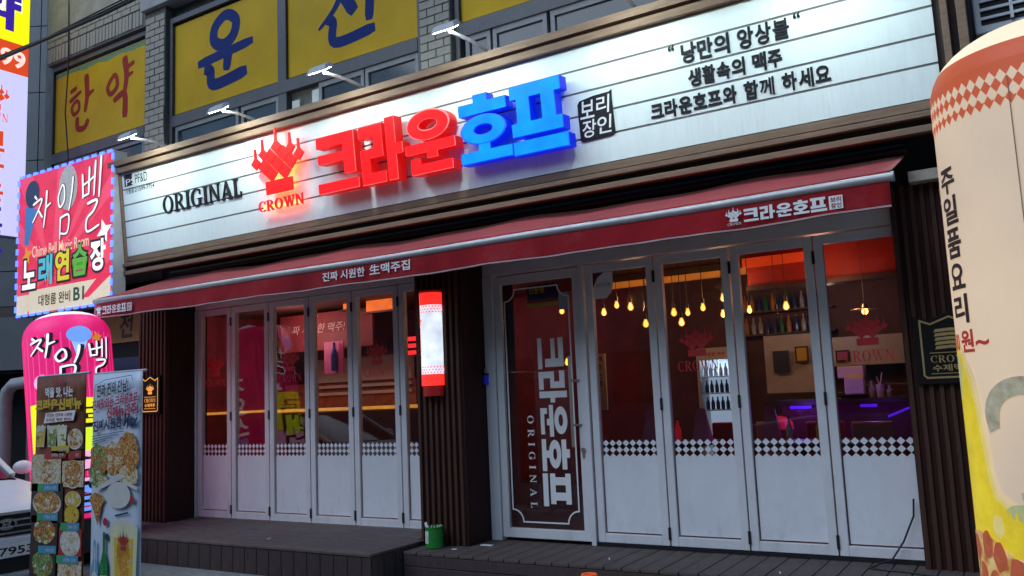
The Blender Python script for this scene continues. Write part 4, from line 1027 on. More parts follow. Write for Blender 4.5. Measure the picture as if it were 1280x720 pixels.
# tables, chairs, menu cards
def table(x, y, lab):
    t = thing('dining_table', lab, 'table', (x, y, -.03), 'dark tables inside the right room')
    MB().box(x-.55, y-.32, .70, x+.55, y+.32, .735).build('table_top', IDK, t, bevel=.006); MB().tube([(x, y, -.02), (x, y, .70)], .035, 10).build('leg', BLACK, t); MB().lathe(x, y, [(.25, -.03), (.24, -.01), (.04, .0)], 20).build('foot', BLACK, t)
table(.0, 1.5, 'dark table inside behind the first and second right leaves'); table(1.45, 1.4, 'dark table inside behind the third right leaf')
for x, y, lab in ((-.08, 1.5, 'pinkish folded menu card on the table behind the second right leaf'), (.46, 1.5, 'pinkish folded menu card on the table end beside the fridge view'), (1.12, 1.6, 'pinkish folded menu card on the table behind the third right leaf')):
    c = thing('menu_card', lab, 'menu card', (x, y, .737)); m = MB()
    m.add([(x-.09, y-.06, .737), (x+.09, y-.06, .737), (x+.04, y, 1.06), (x-.05, y, 1.06), (x-.09, y+.06, .737), (x+.09, y+.06, .737)], [(0,1,2,3), (5,4,3,2), (1,5,2), (4,0,3)]); m.build('card', MAGE, c)
def chair(x, y, lab, mm, z=.0):
    c = thing('chair', lab, 'chair', (x, y, -.03), 'chairs inside the right room')
    MB().box(x-.2, y-.2, .42, x+.2, y+.2, .47).build('seat', mm, c, bevel=.02); MB().box(x-.19, y+.16, .50, x+.19, y+.20, .88).build('backrest', mm, c, bevel=.02)
    for dx in (-.17, .17):
        for dy in (-.17, .17): MB().tube([(x+dx, y+dy, -.03), (x+dx, y+dy, .42)], .015, 8).build('leg', BLACK, c)
chair(1.98, 1.75, 'pink backed chair inside behind the last right leaf', CHAIRP); chair(.95, 2.15, 'pink backed chair inside behind the third right leaf', CHAIRP)
ls = thing('table_lamp', 'round red shaded lamp below the purple light', 'lamp', (1.02, 2.3, .8)); MB().lathe(1.02, 2.3, [(.14, .80), (.13, .87), (.08, .92), (.001, .94)], 20).build('shade', CHAIRR, ls, smooth=True); MB().tube([(1.02, 2.3, -.03), (1.02, 2.3, .80)], .02, 8).build('stem', BLACK, ls)
bs = thing('bottle_shelf', 'dark wall shelf of bottles high behind the second and third right leaves', 'shelf', (.5, 4.45, 1.9))
MB().box(-.02, 4.36, 1.90, 1.25, 4.59, 1.925).box(-.02, 4.36, 2.20, 1.25, 4.59, 2.225).build('board', IDK, bs)
for k in range(26):
    zz = 1.926 if k < 13 else 2.226; xx = .03+(k % 13)*.092
    MB().lathe(xx, 4.47, [(.03, zz), (.032, zz+.12), (.012, zz+.17), (.012, zz+.22)], 8).build('bottle', random.choice((BTL, BTL2, BOTG, BEERD)), bs, smooth=True)
for k, (x, z, a, b) in enumerate(((.52, 1.40, .20, .28), (.80, 1.52, .16, .20), (1.28, 1.50, .16, .14))):
    fr_ = thing('framed_picture', ('dark framed notice at the left of the grey white screen', 'small dark frame in the middle of the grey white screen', 'dark frame on the screen above the paper holder')[k], 'picture', (x, 4.14, z))
    MB().box(x, 4.125, z, x+a, 4.145, z+b).build('frame', IDK, fr_); MB().box(x+.02, 4.12, z+.02, x+a-.02, 4.124, z+b-.02).build('print', (NAVYW, PYEL, MAGE)[k], fr_)
for k, (x, y, lab) in enumerate(((.22, 1.45, 'condiment bottle on the dark table behind the second right leaf'), (1.35, 1.35, 'condiment bottle on the dark table behind the third right leaf'), (1.62, 1.35, 'beer glass on the dark table behind the third right leaf'))):
    cb_ = thing('table_bottle', lab, 'bottle', (x, y, .737)); MB().lathe(x, y, [(.03, .737), (.032, .86), (.012, .91), (.012, .95)], 12).build('body', (CHAIRR, BTL2, BEER)[k], cb_, smooth=True); MB().lathe(x, y, [(.014, .951), (.014, .97)], 10).build('cap', BLACK, cb_)
chair(-.25, 2.0, 'dark backed chair inside behind the first right leaf', IWR); chair(.45, 2.2, 'dark backed chair inside behind the second right leaf', IWR); chair(1.5, 2.0, 'red backed chair inside between the third and last right leaves', IWR)
MB().tube([(2.05, 2.46, .90), (2.35, 2.46, 1.02)], .012, 8).build('purple_light', PURP, ct)
# pendant bulbs
BUL = [(-.88, 2.191, 1, 'lit filament bulb leftmost behind the first right leaf'), (-.711, 2.260, 1, 'lit filament bulb second from left, highest behind the first right leaf'), (-.532, 2.225, 1, 'lit filament bulb third from left behind the first right leaf'),
       (-.348, 2.171, 0, 'unlit clear bulb at the right edge of the first right leaf'), (-.369, 2.018, 1, 'lit filament bulb hanging below the clear bulb of the first right leaf'),
       (-.026, 2.116, 1, 'lit filament bulb leftmost behind the second right leaf'), (.132, 2.102, 1, 'lit filament bulb second from left in the upper row behind the second right leaf'), (.06, 1.999, 1, 'lit filament bulb low between two others behind the second right leaf'),
       (.318, 2.138, 1, 'lit filament bulb third from left in the upper row behind the second right leaf'), (.549, 2.222, 1, 'lit filament bulb highest, at the right edge of the second right leaf'), (.536, 2.049, 1, 'lit filament bulb under the highest one of the second right leaf'),
       (.825, 2.067, 1, 'lit filament bulb at the left edge of the third right leaf'), (1.211, 2.074, 1, 'lit filament bulb right of the clear bulb behind the third right leaf'), (1.106, 1.999, 0, 'unlit clear bulb behind the third right leaf'),
       (-1.44, 2.259, 1, 'lit filament bulb near the notices of the entrance door'), (-1.40, 1.64, 1, 'lit filament bulb hanging low behind the entrance door lettering')]
for x, z, on, lab in BUL:
    y = 2.2+random.uniform(-.02, .02)
    b = thing('pendant_bulb', lab, 'pendant lamp', (x, y, z), 'filament bulbs hanging in the right room')
    MB().tube([(x, y, z+.09), (x, y, 2.80)], .004, 6).build('cord', BLACK, b); MB().tube([(x, y, z+.045), (x, y, z+.095)], .017, 10).build('socket', BLACK, b)
    q_ = random.uniform(.62, .84); pr = [(.001, z-.062*q_), (.024*q_, z-.056*q_), (.042*q_, z-.03*q_), (.043*q_, z-.005), (.026*q_, z+.03), (.015, z+.046)]
    MB().lathe(x, y, pr, 14).build('bulb', BULBHALO if on else GLASSB, b, smooth=True)
    if on:
        MB().lathe(x, y, [(.001, z-.042), (.018, z-.03), (.022, z-.01), (.012, z+.02), (.003, z+.035)], 10).build('filament', random.choice((FIL, FIL, FIL2)), b, smooth=True)
pb = thing('pendant_lamp', 'bulb under a thin flat disc shade behind the last right leaf', 'pendant lamp', (1.968, 2.2, 1.956))
MB().lathe(1.968, 2.2, [(.13, 1.965), (.125, 1.972), (.03, 1.99), (.02, 2.02)], 24).build('shade', STEEL, pb, smooth=True); MB().tube([(1.968, 2.2, 2.02), (1.968, 2.2, 2.80)], .004, 6).build('cord', BLACK, pb); MB().sphere((1.968, 2.2, 1.945), .03, 12, 8).build('bulb', FIL, pb, smooth=True)
wc = thing('wall_glow', 'column of three orange wall lights at the right inside edge', 'wall light', (2.42, 2.6, 1.9))
for k in range(3): MB().sphere((2.30, 2.6, 1.76+.075*k), .028, 10, 6, sz=1.2).build('light', mat('orange_wall_light', (1, .4, .1), .5, 0, emit=(1, .26, .03), es=1.2), wc, smooth=True)
def point(x, y, z, e, col, r=.12):
    l = bpy.data.lights.new('bulb_and_fill_light', 'POINT'); l.energy = e; l.color = col; l.shadow_soft_size = r
    o = bpy.data.objects.new('bulb_and_fill_light', l); COL.objects.link(o); o.location = (x, y, z)
WARM = (1, .52, .20)
point(-.55, 2.35, 2.30, 3.6, WARM); point(.5, 2.35, 2.30, 3.4, WARM); point(1.6, 2.1, 2.2, 2.6, (1, .38, .2)); point(1.3, 3.6, 2.2, 1.2, (1, .75, .70)); point(1.25, 2.2, 1.0, .8, (.25, .08, 1), .05); point(2.0, 2.0, .95, .5, (.3, .08, 1), .05); point(1.6, 2.0, 2.55, 1.3, (1, .2, .1)); point(-5.6, 2.2, 2.6, 7, (1, .34, .34)); point(-6.6, 2.6, 2.4, 9, (1, .5, .48)); point(-3.4, 3.0, 2.4, 5, (1, .3, .28)); point(-7.6, 1.6, 2.2, 5, (1, .30, .36)); point(-.27, 4.35, 1.5, .8, (.7, .85, 1), .05)  # points at the bulbs, plus added fill for the left room and bulkhead

# ------------------------------------------------------------------ alley at the left, its banner and clutter
ab = thing('hanging_banner', 'yellow banner with black brush letter under the awning end', 'banner', (-6.8, .05, 2.2))
MB().box(-7.3, .03, 2.185, -6.30, .04, 2.62).build('cloth', BANY, ab)
m = MB(); text(m, '전', -6.92, 2.24, -6.62, 2.58, .029, .03, .1); text(m, '문', -6.5, 2.28, -6.32, 2.55, .029, .03, .1); m.build('lettering', INK, ab)
tag(MB().box(-7.2, .0, 1.55, -6.1, .03, 1.98).build('alley_board', mat('blue_board', (.015, .022, .09), .5)), 'dark blue board in the alley beside the left column', 'board')
ng = thing('grey_building', 'grey panelled neighbouring building at the left edge', 'building', (-9.6, .4, GZ), rot=(0, 0, R(31)))
for zr, zt in ((2.25, 3.065), (3.225, 3.76), (3.775, 4.6), (4.615, 5.5), (5.515, 6.6), (6.615, 7.7), (7.715, 9.2), (9.215, 12)):
    for k in range(6):
        MB().box(.93-.95*k-.935, -.02, zr, .93-.95*k, .02, zt).build('panel', TILEG, ng, True)
MB().box(-5, .025, 2.2, .95, 2, 12).build('wall', BLACKM, ng, True)
MB().box(-5, .6, 0, .95, 2, 2.2).build('recessed_shopfront', BLACKM, ng, True)
MB().box(-5, -.012, 3.07, .94, .02, 3.22).build('recessed_band', mat('brown_band', (.09, .07, .06), .6), ng, True)
pp = thing('drain_pipe', 'grey bent pipe beside the white car', 'pipe', (-7.4, -1.0, GZ))
MB().tube([(-7.68, -1.0, GZ), (-7.70, -1.0, 1.45), (-7.66, -1.0, 1.60), (-7.52, -1.0, 1.68), (-7.05, -1.0, 1.70)], .075, 12).build('pipe_run', PIPE, pp, smooth=True)
dc = MB().box(-7.5, -.85, GZ, -6.9, -.3, 1.9); tag(dc.build('metal_cabinet', DUCT, bevel=.02), 'dull grey metal cabinet behind the bent pipe', 'cabinet')
gc = MB().box(-9.3, .3, GZ, -8.76, .9, 12); tag(gc.build('dark_pier', mat('dark_pier', (.07, .08, .085), .8, .3, 4, .2), bevel=.01), 'dark grey pier between the brick building and its neighbour', 'pier')

# ------------------------------------------------------------------ projecting lightbox at the far left
lb = thing('lightbox_sign', 'tall lit projecting sign with yellow top and lilac lower part', 'sign', (-8.82, -.24, 3.81))
MB().box(-8.96, -1.26, 3.80, -8.79, -.235, 9.0).build('case', LAMPW, lb)
def side(mb_fn, name, m, xo):                     # prints face +X: draw on the XZ plane, then turn to face +X
    q = MB(); mb_fn(q); v = q.v; q.v = [(xo + (-(p[1])), p[0], p[2]) for p in v]; return q.build(name, m, lb)
side(lambda q: q.poly(rect(-1.25, 6.66, -.245, 9.0), 0), 'yellow_panel', BXY, -8.788)
side(lambda q: q.poly(rect(-1.25, 6.20, -.245, 6.66), 0), 'red_panel', BXR, -8.788)
side(lambda q: q.poly(rect(-1.25, 3.81, -.245, 6.20), 0), 'white_panel', BXW, -8.788)
side(lambda q: text(q, '한약국', -.95, 6.80, -.26, 8.9, 0, .06) if False else text(q, '약', -1.05, 6.80, -.36, 7.50, 0, .10), 'lettering', BXWH, -8.786)
side(lambda q: text(q, '약', -1.04, 6.82, -.37, 7.48, 0, .04), 'lettering', BXB, -8.784)
side(lambda q: text(q, '5599', -1.0, 6.29, -.29, 6.55, 0, .03), 'lettering', BXT, -8.786)
side(lambda q: crest_print(q, -.74, 5.60, .48, .44, 0), 'crest', BXR, -8.786)
side(lambda q: serif_text(q, 'CROWN', -1.0, 5.44, -.51, 5.56, 0), 'crest_lettering', BXR, -8.786)
for k, c in enumerate('크라운호프'):
    side(lambda q: block(q, LOGO[k], -.93, 5.02-.36*k-.02, .36, .30, 0), 'block_letter', BXR if k < 3 else BXB, -8.786)
# bundle of cables
P = [((-9.5, -1.0, 6.02), (-7.5, -1.0, 6.00), (-5.6, -1.0, 6.03), (-3.5, -1.0, 6.16))]
wr = MB()
for k in range(3):
    o = .035*k; wr.tube([(-10, -1.0, 6.10+o*.6), (-8.09, -1.0, 6.06+o*.7), (-6.95, -1.0, 6.05+o*.3), (-5.75, -1.0, 6.04+o), (-4.9, -1.0, 6.06+o), (-2, -1.0, 6.3+o*2)], (.018, .012, .009)[k], 6)
tag(wr.build('cable_bundle', WIRE, smooth=True), 'bundle of black overhead cables crossing the upper left corner', 'cables')
wr2 = MB().tube([(-8.2, .0, 7.4), (-8.15, -.02, 6.2), (-8.2, -.02, 5.6), (-8.1, -.02, 4.9), (-8.15, -.02, 4.3)], .010, 5).tube([(-5.955, -.02, 5.2), (-5.94, -.03, 4.9), (-5.9, -.04, 4.7), (-5.93, -.04, 4.45)], .008, 5)
tag(wr2.build('wall_cable', WIRE, smooth=True), 'thin dark cable hanging down the brick wall', 'cable')

# ------------------------------------------------------------------ karaoke sign with blue lights
ks = thing('karaoke_sign', 'red karaoke sign edged with small blue lights left of the white sign', 'sign', (-7.2, -.6, 2.6))
kx0, kx1, kz0, kz1 = -8.27, -6.13, 2.60, 4.52
MB().box(kx0, -.60, kz0, kx1, -.42, kz1).build('case', LAMPW, ks)
m = MB(); m.poly(rect(kx0+.01, kz0+.01, kx1-.01, kz1-.01), -.6005)
sheet = m.build('printed_face', PINK, ks)
m = MB(); c0 = (-7.45, 3.1)
for k in range(14):
    a, b = R(k*26), R(k*26+9); P = [c0, (c0[0]+2*math.cos(a), c0[1]+2*math.sin(a)), (c0[0]+2*math.cos(b), c0[1]+2*math.sin(b))]
    P = [(min(max(p[0], kx0+.02), kx1-.02), min(max(p[1], kz0+.02), kz1-.02)) for p in P]; m.poly(P, -.6012, 0, .00005)
m.build('ray_print', PINKL, ks)
m = MB(); m.poly([(kx0+.02, 2.88), (-7.75, 2.88), (-8.0, 2.62), (kx0+.02, 2.62)], -.603); m.poly([(-7.95, 2.93), (-6.5, 2.93), (-6.16, 3.0), (-6.16, 2.62), (-7.95, 2.62)], -.603); m.build('cream_print', CREAM, ks)
m = MB(); m.poly([(-6.16, 3.15), (-6.16, 2.95), (-6.6, 2.72), (-6.75, 2.72)], -.6045); m.build('ray_print', PINK, ks)
m = MB(); m.poly(ell(-7.93, 4.24, .17, .19), -.606); m.build('mic_head', MICH, ks)
m = MB(); m.poly([(-8.09, 4.10), (-7.80, 4.02), (-8.0, 3.55), (-8.10, 3.56)], -.6055); m.build('mic_handle', MICB, ks)
m = MB(); m.poly(ell(-7.10, 4.20, .21, .30), -.6055); m.build('ball_print', BALLW, ks)
chars = ((B_CHA, -7.90, 3.68, .44, .55), (B_IM, -7.34, 3.52, .42, .74), (B_BEL, -6.80, 3.50, .50, .90))
m = MB()
for st, x, z, a, b in chars: brush(m, st, x, z, a, b, -.6075, grow=.012)
m.build('script_outline', INK, ks)
m = MB()
for st, x, z, a, b in chars: brush(m, st, x, z, a, b, -.612)
m.build('script_lettering', WLIT, ks)
m = MB(); text(m, 'Chime Bell Music Room', -7.90, 3.37, -6.62, 3.52, -.6075, .01); m.build('lettering', CREAM, ks)
cols = (WLIT, CYANP, YELP, GRNP, WLIT)
for k, c in enumerate('노래연습장'):
    x = -8.14+k*.385; z = 2.93+.02*k
    m = MB(); text(m, c, x-.012, z-.012, x+.372, z+.452, -.6075, .085); m.build('letter_outline', INK, ks)
    m = MB(); text(m, c, x+.02, z+.02, x+.34, z+.42, -.609, .035); m.build('letter', cols[k], ks)
m = MB(); text(m, '대형룸 완비', -7.72, 2.70, -7.0, 2.85, -.6075, .01); m.build('lettering', INK, ks)
m = MB(); text(m, 'B1', -6.93, 2.70, -6.70, 2.87, -.6075, .02); m.build('lettering', DKGREEN, ks)
m = MB(); star = lambda cx, cz, r: [(cx+(r if k % 2 == 0 else r*.42)*math.cos(R(45*k+20)), cz+(r if k % 2 == 0 else r*.42)*math.sin(R(45*k+20))) for k in range(8)]
m.poly(star(-8.02, 3.42, .13), -.606); m.build('star_print', ORGP, ks)
m = MB(); m.poly(star(-6.30, 3.52, .16), -.606); m.build('star_print', WLIT, ks)
m = MB(); m.ring(-7.78, 3.62, .035, .028, .02, .014, -.606); m.ring(-7.68, 3.64, .035, .028, .02, .014, -.606); m.poly(rect(-7.752, 3.62, -7.742, 3.72), -.606); m.poly(rect(-7.652, 3.64, -7.642, 3.74), -.606); m.build('note_print', PINKL, ks)
lm = None
def led(x, z, v):
    global lm
    if lm is None: lm = {}
    if v not in lm:
        a, b = (.016, .04) if v else (.045, .016)
        me = MB().box(-a, -.018, -b, a, 0, b).mesh('led'); me.materials.append(LEDB); lm[v] = me
    o = bpy.data.objects.new('led', lm[v]); COL.objects.link(o); o.parent = ks; o.location = Vector((x, -.601, z))-wl(ks)
for k in range(13):
    led(kx0+.08+k*.166, kz1-.005, 0)
    if k not in (5,): led(kx0+.08+k*.166, kz0+.005, 0)
for k in range(12):
    led(kx0+.005, kz0+.10+k*.158, 1); led(kx1-.005, kz0+.10+k*.158, 1)

# ------------------------------------------------------------------ pink inflatable
IX, IY, IR = -5.38, -1.37, .44
inf = thing('inflatable_sign', 'lit pink inflatable karaoke pillar with white domed top', 'inflatable sign', (IX, IY, GZ), rot=(0, R(-9), 0))
prof = [(IR, .16), (IR, .8), (IR, 1.5), (IR, 2.13)]; mis = [0, 0, 0]
for k in range(1, 9):
    t = R(90*k/8); prof.append((IR*math.cos(t)**.7 if k < 8 else .001, 2.13+.29*math.sin(t))); mis.append(0 if k < 5 else 1)
MB().lathe(IX, IY, prof, 48, mis=mis).build('pillar', [IPINK, IWHITE], inf, smooth=True)
MB().lathe(IX, IY, [(IR-.06, GZ+.085), (IR-.02, .15), (IR-.04, .162)], 32).build('fan_base', BLACK, inf, smooth=True)
VA = math.atan2(-6.82-IY, 3.40-IX)+2*math.pi           # direction of the street corner the print faces
uc = VA*IR
m = MB()
for k in range(18): u = uc-.7+k*.08; m.poly(rect(u, .2, u+.012, 2.13), 0, 0, .00003)
m.wrap(IX, IY, IR+.001, .1).build('stripe_print', IPINKR, inf)
def iprint(fn, name, mm, h=.003):
    q = MB(); fn(q); q.wrap(IX, IY, IR+h, .05).build(name, mm, inf)
chs = ((B_CHA, -.36, 1.84, .30, .28), (B_IM, -.10, 1.62, .30, .32), (B_BEL, .24, 1.62, .30, .40))
iprint(lambda q: [brush(q, st, uc+x, z, a, b, 0, grow=.012) for st, x, z, a, b in chs], 'script_outline', INK, .003)
iprint(lambda q: [brush(q, st, uc+x, z, a, b, 0) for st, x, z, a, b in chs], 'script_lettering', IPRW, .008)
iprint(lambda q: q.poly(ell(uc+.14, 2.09, .13, .09), 0), 'mic_head', IBLUE, .003)
iprint(lambda q: q.poly([(uc+.04, 2.06), (uc+.23, 2.06), (uc+.15, 1.87), (uc+.09, 1.87)], 0), 'mic_handle', mat('inflatable_pale_blue', (.35, .6, .9), .5, .1, emit=(.3, .55, .95), es=.6), .002)
iprint(lambda q: q.poly(star(uc+.33, 2.06, .075), 0), 'star_print', ORGP, .003)
iprint(lambda q: q.poly(star(uc+.42, 1.46, .08), 0), 'star_print', IPRW, .003)
iprint(lambda q: q.poly(ell(uc-.27, 1.62, .10, .08), 0), 'ball_print', ILPINK, .003)
iprint(lambda q: q.poly(rect(uc-.46, .90, uc+.52, 1.40), 0), 'yellow_block', IYEL, .002)
iprint(lambda q: q.poly(rect(uc-.46, .66, uc+.52, .89), 0), 'pink_block', ILPINK, .002)
for k, (c, mm) in enumerate(zip('노래연습', (IYEL, ILIME, ILPINK, IBLUE))):
    z = 1.05-.34*k if k < 2 else .42-.30*(k-2)
    z = (1.12, .82, .52, .22)[k]
    iprint(lambda q: text(q, c, uc-.22, z-.012, uc+.42, z+.30, 0, .08), 'letter_outline', INK, .005)
    iprint(lambda q: text(q, c, uc-.19, z+.012, uc+.39, z+.27, 0, .03), 'letter', mm, .008)
# the far side of the pillar, the one the shop glass mirrors
ub = (VA+math.pi*.72)*IR
for k, c in enumerate('가요스튜프'):
    iprint(lambda q: text(q, c, ub-.13, 1.45-.27*k, ub+.13, 1.68-.27*k, 0, .03), 'letter', IBLUE if k > 2 else IPRW, .004)
ub2 = (VA+math.pi*1.25)*IR
iprint(lambda q: q.poly(rect(ub2-.3, .6, ub2+.3, 1.25), 0), 'yellow_block', IYEL, .002)
iprint(lambda q: text(q, '노', ub2-.25, .98, ub2+.25, 1.24, 0, .07), 'letter', INK, .004)
iprint(lambda q: text(q, '래', ub2-.25, .65, ub2+.25, .93, 0, .07), 'letter', INK, .004)
iprint(lambda q: q.poly(ell(ub2, 1.75, .16, .2), 0), 'mic_head', IBLUE, .003)

# ------------------------------------------------------------------ banner stands
def dish(mb, x, z, r, fm, plate, fo=.78, sq=.8):
    """a printed plate of food: plate, heap and scraps. materials: fm index, plate index"""
    mb.poly(ell(x, z, r, r*sq, 20), BY, plate)
    mb.poly(ell(x, z+r*.08, r*fo, r*sq*fo, 18, .10), BY, fm)
def stand(x0, x1, y, zt, lab, sheet_m, grp):
    s = thing('banner_stand', lab, 'banner stand', ((x0+x1)/2, y, GZ), grp)
    def fn(u, v): return (x0+(x1-x0)*u+(.02*(1-v) if False else 0), y-.012*math.sin(math.pi*v)*math.sin(math.pi*u), GZ+.06+(zt-GZ-.06)*v)
    o = grid(fn, 8, 16).build('sheet', sheet_m, s, smooth=True); so_ = o.modifiers.new('cloth', 'SOLIDIFY'); so_.thickness = .003; so_.offset = -1 if False else 1
    MB().tube([(x0-.012, y+.02, zt+.005), (x1+.012, y+.02, zt+.005)], .010, 8).tube([(x0-.012, y+.02, GZ+.06), (x1+.012, y+.02, GZ+.06)], .010, 8).build('rail', STEEL, s)
    MB().tube([((x0+x1)/2, y+.10, GZ+.05), ((x0+x1)/2, y+.03, zt)], .011, 8).build('pole', STEEL, s)
    MB().tube([((x0+x1)/2, y+.03, GZ+.06), (x0+.05, y-.2, GZ+.012)], .010, 6).tube([((x0+x1)/2, y+.03, GZ+.06), (x1-.05, y-.2, GZ+.012)], .010, 6).tube([((x0+x1)/2, y+.05, GZ+.06), ((x0+x1)/2, y+.38, GZ+.012)], .010, 6).build('feet', BLACK, s)
    return s
BY = -3.175
GRP = 'banner stands in front of the shop'
b1 = stand(-3.15, -2.51, -3.15, 1.57, 'brown menu banner on a stand covered with dishes', PBROWN, GRP)
X = lambda u: -3.15+.64*u
m = MB(); text(m, '크라운', X(.36), 1.50, X(.62), 1.545, BY, .03); m.build('lettering', PRED, b1)
m = MB(); text(m, '먹을 맛, 나는', X(.24), 1.405, X(.80), 1.485, BY, .03); m.build('lettering', PRINTW, b1)
m = MB(); text(m, '크라운신메뉴', X(.04), 1.315, X(.97), 1.40, BY, .06); m.build('lettering', PYEL, b1)
m = MB(); m.poly([(X(.26), 1.295), (X(.86), 1.31), (X(.82), 1.235), (X(.22), 1.22)], BY); m.build('ribbon_print', PRINTW, b1)
m = MB(); text(m, '맛있는 안주와 시원한', X(.28), 1.265, X(.80), 1.292, BY-.001, .02); text(m, '크라운 맥주 한잔!', X(.26), 1.23, X(.78), 1.257, BY-.001, .02); m.build('lettering', PRED, b1)
MM = [PLATE, PLATED, F1, F2, F3, F4, F5, PTEAL, PGREEN, PRED, BEERL, PYEL, IDK, BEER]
def toppings(mb, x, z, r, cols, n, sq=.7):
    for k in range(n):
        a, q = random.uniform(0, 6.28), math.sqrt(random.uniform(0, 1))*r*.85; t = random.uniform(.010, .026)
        mb.poly(ell(x+q*math.cos(a), z+q*sq*math.sin(a), t, t*random.uniform(.4, .9), 7, .25, random.uniform(0, 3)), BY, random.choice(cols))
def photo(sub, u, z, r, fm, plate, cols, n=26, sq=.7, bg=None):
    m = MB(); x = X(u)
    if bg is not None: m.poly([(x-r*1.15, z-r*.78), (x+r*1.1, z-r*.74), (x+r*1.12, z+r*.80), (x-r*1.1, z+r*.76)], BY, bg)
    m.poly(ell(x, z, r, r*sq, 22), BY, plate); m.poly(ell(x, z+r*.04, r*.92, r*sq*.92, 20, .06), BY, fm)
    toppings(m, x, z, r, cols, n, sq)
    return m.build('food_photo', MM, sub)
def label(sub, u0, u1, z, c, c2=None):
    m = MB(); m.poly([(X(u0), z-.028), (X(u1), z-.020), (X(u1), z+.036), (X(u0), z+.028)], BY-.004, c)
    if c2 is not None: m.poly([(X(u0), z-.028), (X(u0+.12), z-.027), (X(u0+.12), z+.030), (X(u0), z+.028)], BY-.004, c2)
    text(m, '신메뉴 안주', X(u0+.14), z-.010, X(u1-.04), z+.016, BY-.005, .02, mi=0)
    return m.build('label_print', MM, sub)
random.seed(5)
m = MB()
for u, c in ((.16, 13), (.40, 5), (.60, 10)):                  # three drinks with ice
    xx = X(u); m.poly([(xx-.05, 1.045), (xx+.05, 1.045), (xx+.066, 1.20), (xx-.066, 1.20)], BY, 0); m.poly([(xx-.046, 1.05), (xx+.046, 1.05), (xx+.060, 1.18), (xx-.060, 1.18)], BY, c)
    toppings(m, xx, 1.185, .065, (0, 6, 10), 12, .4); toppings(m, xx, 1.11, .05, (c, 10, 5), 8, 1)
m.build('drink_photo', MM, b1)
photo(b1, .86, 1.10, .095, 3, 0, (2, 3, 6, 4), 18, .8, 12)
label(b1, .40, .76, 1.02, 11)
label(b1, .26, .70, .985, 9); label(b1, .74, .99, .985, 9)
photo(b1, .29, .855, .175, 3, 0, (2, 3, 3, 6, 4), 40, .55, 3); photo(b1, .83, .85, .12, 2, 0, (2, 3, 4, 6), 30, .85, 3)
label(b1, .14, .56, .745, 7, 8)
photo(b1, .32, .635, .185, 2, 0, (3, 6, 6, 4, 2, 11), 46, .5, 12); photo(b1, .84, .67, .10, 11, 0, (13, 11, 6), 16, .6); photo(b1, .82, .56, .10, 11, 1, (11, 2, 13), 14, .7)
label(b1, .14, .56, .535, 7, 8); label(b1, .62, .98, .475, 7, 8)
photo(b1, .28, .425, .155, 4, 1, (2, 11, 4, 5, 6), 40, .62, 12); photo(b1, .80, .37, .125, 6, 0, (6, 3, 0), 30, .8, 9)
label(b1, .18, .54, .30, 7); label(b1, .55, .97, .245, 7, 8)
photo(b1, .26, .19, .15, 5, 1, (5, 5, 4, 6), 36, .7, 12); photo(b1, .80, .14, .13, 3, 0, (2, 3, 6, 4), 30, .7, 3)
photo(b1, .30, -.06, .17, 2, 0, (2, 3, 6), 20, .6); photo(b1, .80, -.09, .12, 4, 0, (2, 4, 6), 16, .7)
b2 = stand(-2.42, -1.855, -3.15, 1.555, 'pale blue banner on a stand showing chicken and a beer glass', PBLUE, GRP)
X = lambda u: -2.42+.565*u
sk = lambda k: (lambda x, z: (x, z+(x-X(.1))*k))
m = MB(); text(m, '찐과 찐의 만남!', X(.13), 1.385, X(.78), 1.475, BY, .02, .1, mapf=sk(.10)); line(m, [(X(.08), 1.37), (X(.10), 1.475), (X(.30), 1.51), (X(.84), 1.53), (X(.90), 1.45), (X(.60), 1.40)], .004, BY); m.build('lettering', INK, b2)
m = MB(); text(m, '진짜맛있는 크라운호프', X(.04), 1.30, X(.97), 1.37, BY, .03, mapf=sk(.10)); text(m, '신메뉴안주!', X(.34), 1.225, X(.98), 1.305, BY, .04, mapf=sk(.08)); m.build('lettering', PINKT, b2)
m = MB(); text(m, '진짜시원한', X(.06), 1.145, X(.66), 1.225, BY, .04, mapf=sk(.10)); text(m, 'Max', X(.69), 1.18, X(.98), 1.265, BY, .05, .2); m.build('lettering', NAVY, b2)
m = MB()
for k in range(4): line(m, [(X(.05), 1.115-.018*k), (X(.70-.12*k), 1.15-.02*k)], .005, BY)
m.build('small_print', NAVY, b2)
MM = [PLATE, F1, F3, F2, F4, PINKT, BOTG, BOTB, BEER, BEERL, BEERD, NAVY, F5, PRED]
random.seed(8); m = MB()
def heap(mb, u, z, rx, rz, base, cols, n, big=.045):
    mb.poly(ell(X(u), z, rx, rz, 22, .12), BY, base)
    for k in range(n):
        a, q = random.uniform(0, 6.28), math.sqrt(random.uniform(0, 1)); t = random.uniform(.35, 1)*big
        mb.poly(ell(X(u)+q*rx*.95*math.cos(a), z+q*rz*.95*math.sin(a), t, t*random.uniform(.5, .9), 9, .22, random.uniform(0, 3)), BY, random.choice(cols))
heap(m, .78, 1.0, .125, .14, 1, (1, 1, 1, 2), 30); heap(m, .50, .965, .12, .11, 1, (1, 1, 3), 24); heap(m, .20, .93, .10, .12, 2, (2, 1, 4), 22); heap(m, .80, .85, .11, .07, 3, (3, 3, 1), 16, .03); heap(m, .22, .82, .11, .05, 4, (4, 3, 0, 4), 16, .03)
m.build('food_photo', MM, b2)
m = MB(); m.poly([(X(.12), .745), (X(.22), .745), (X(.80), .845), (X(.60), .86)], BY-.006, 0); m.poly([(X(.70), .82), (X(.99), .775), (X(.99), .75), (X(.72), .79)], BY-.006, 0); m.build('ribbon_print', MM, b2)
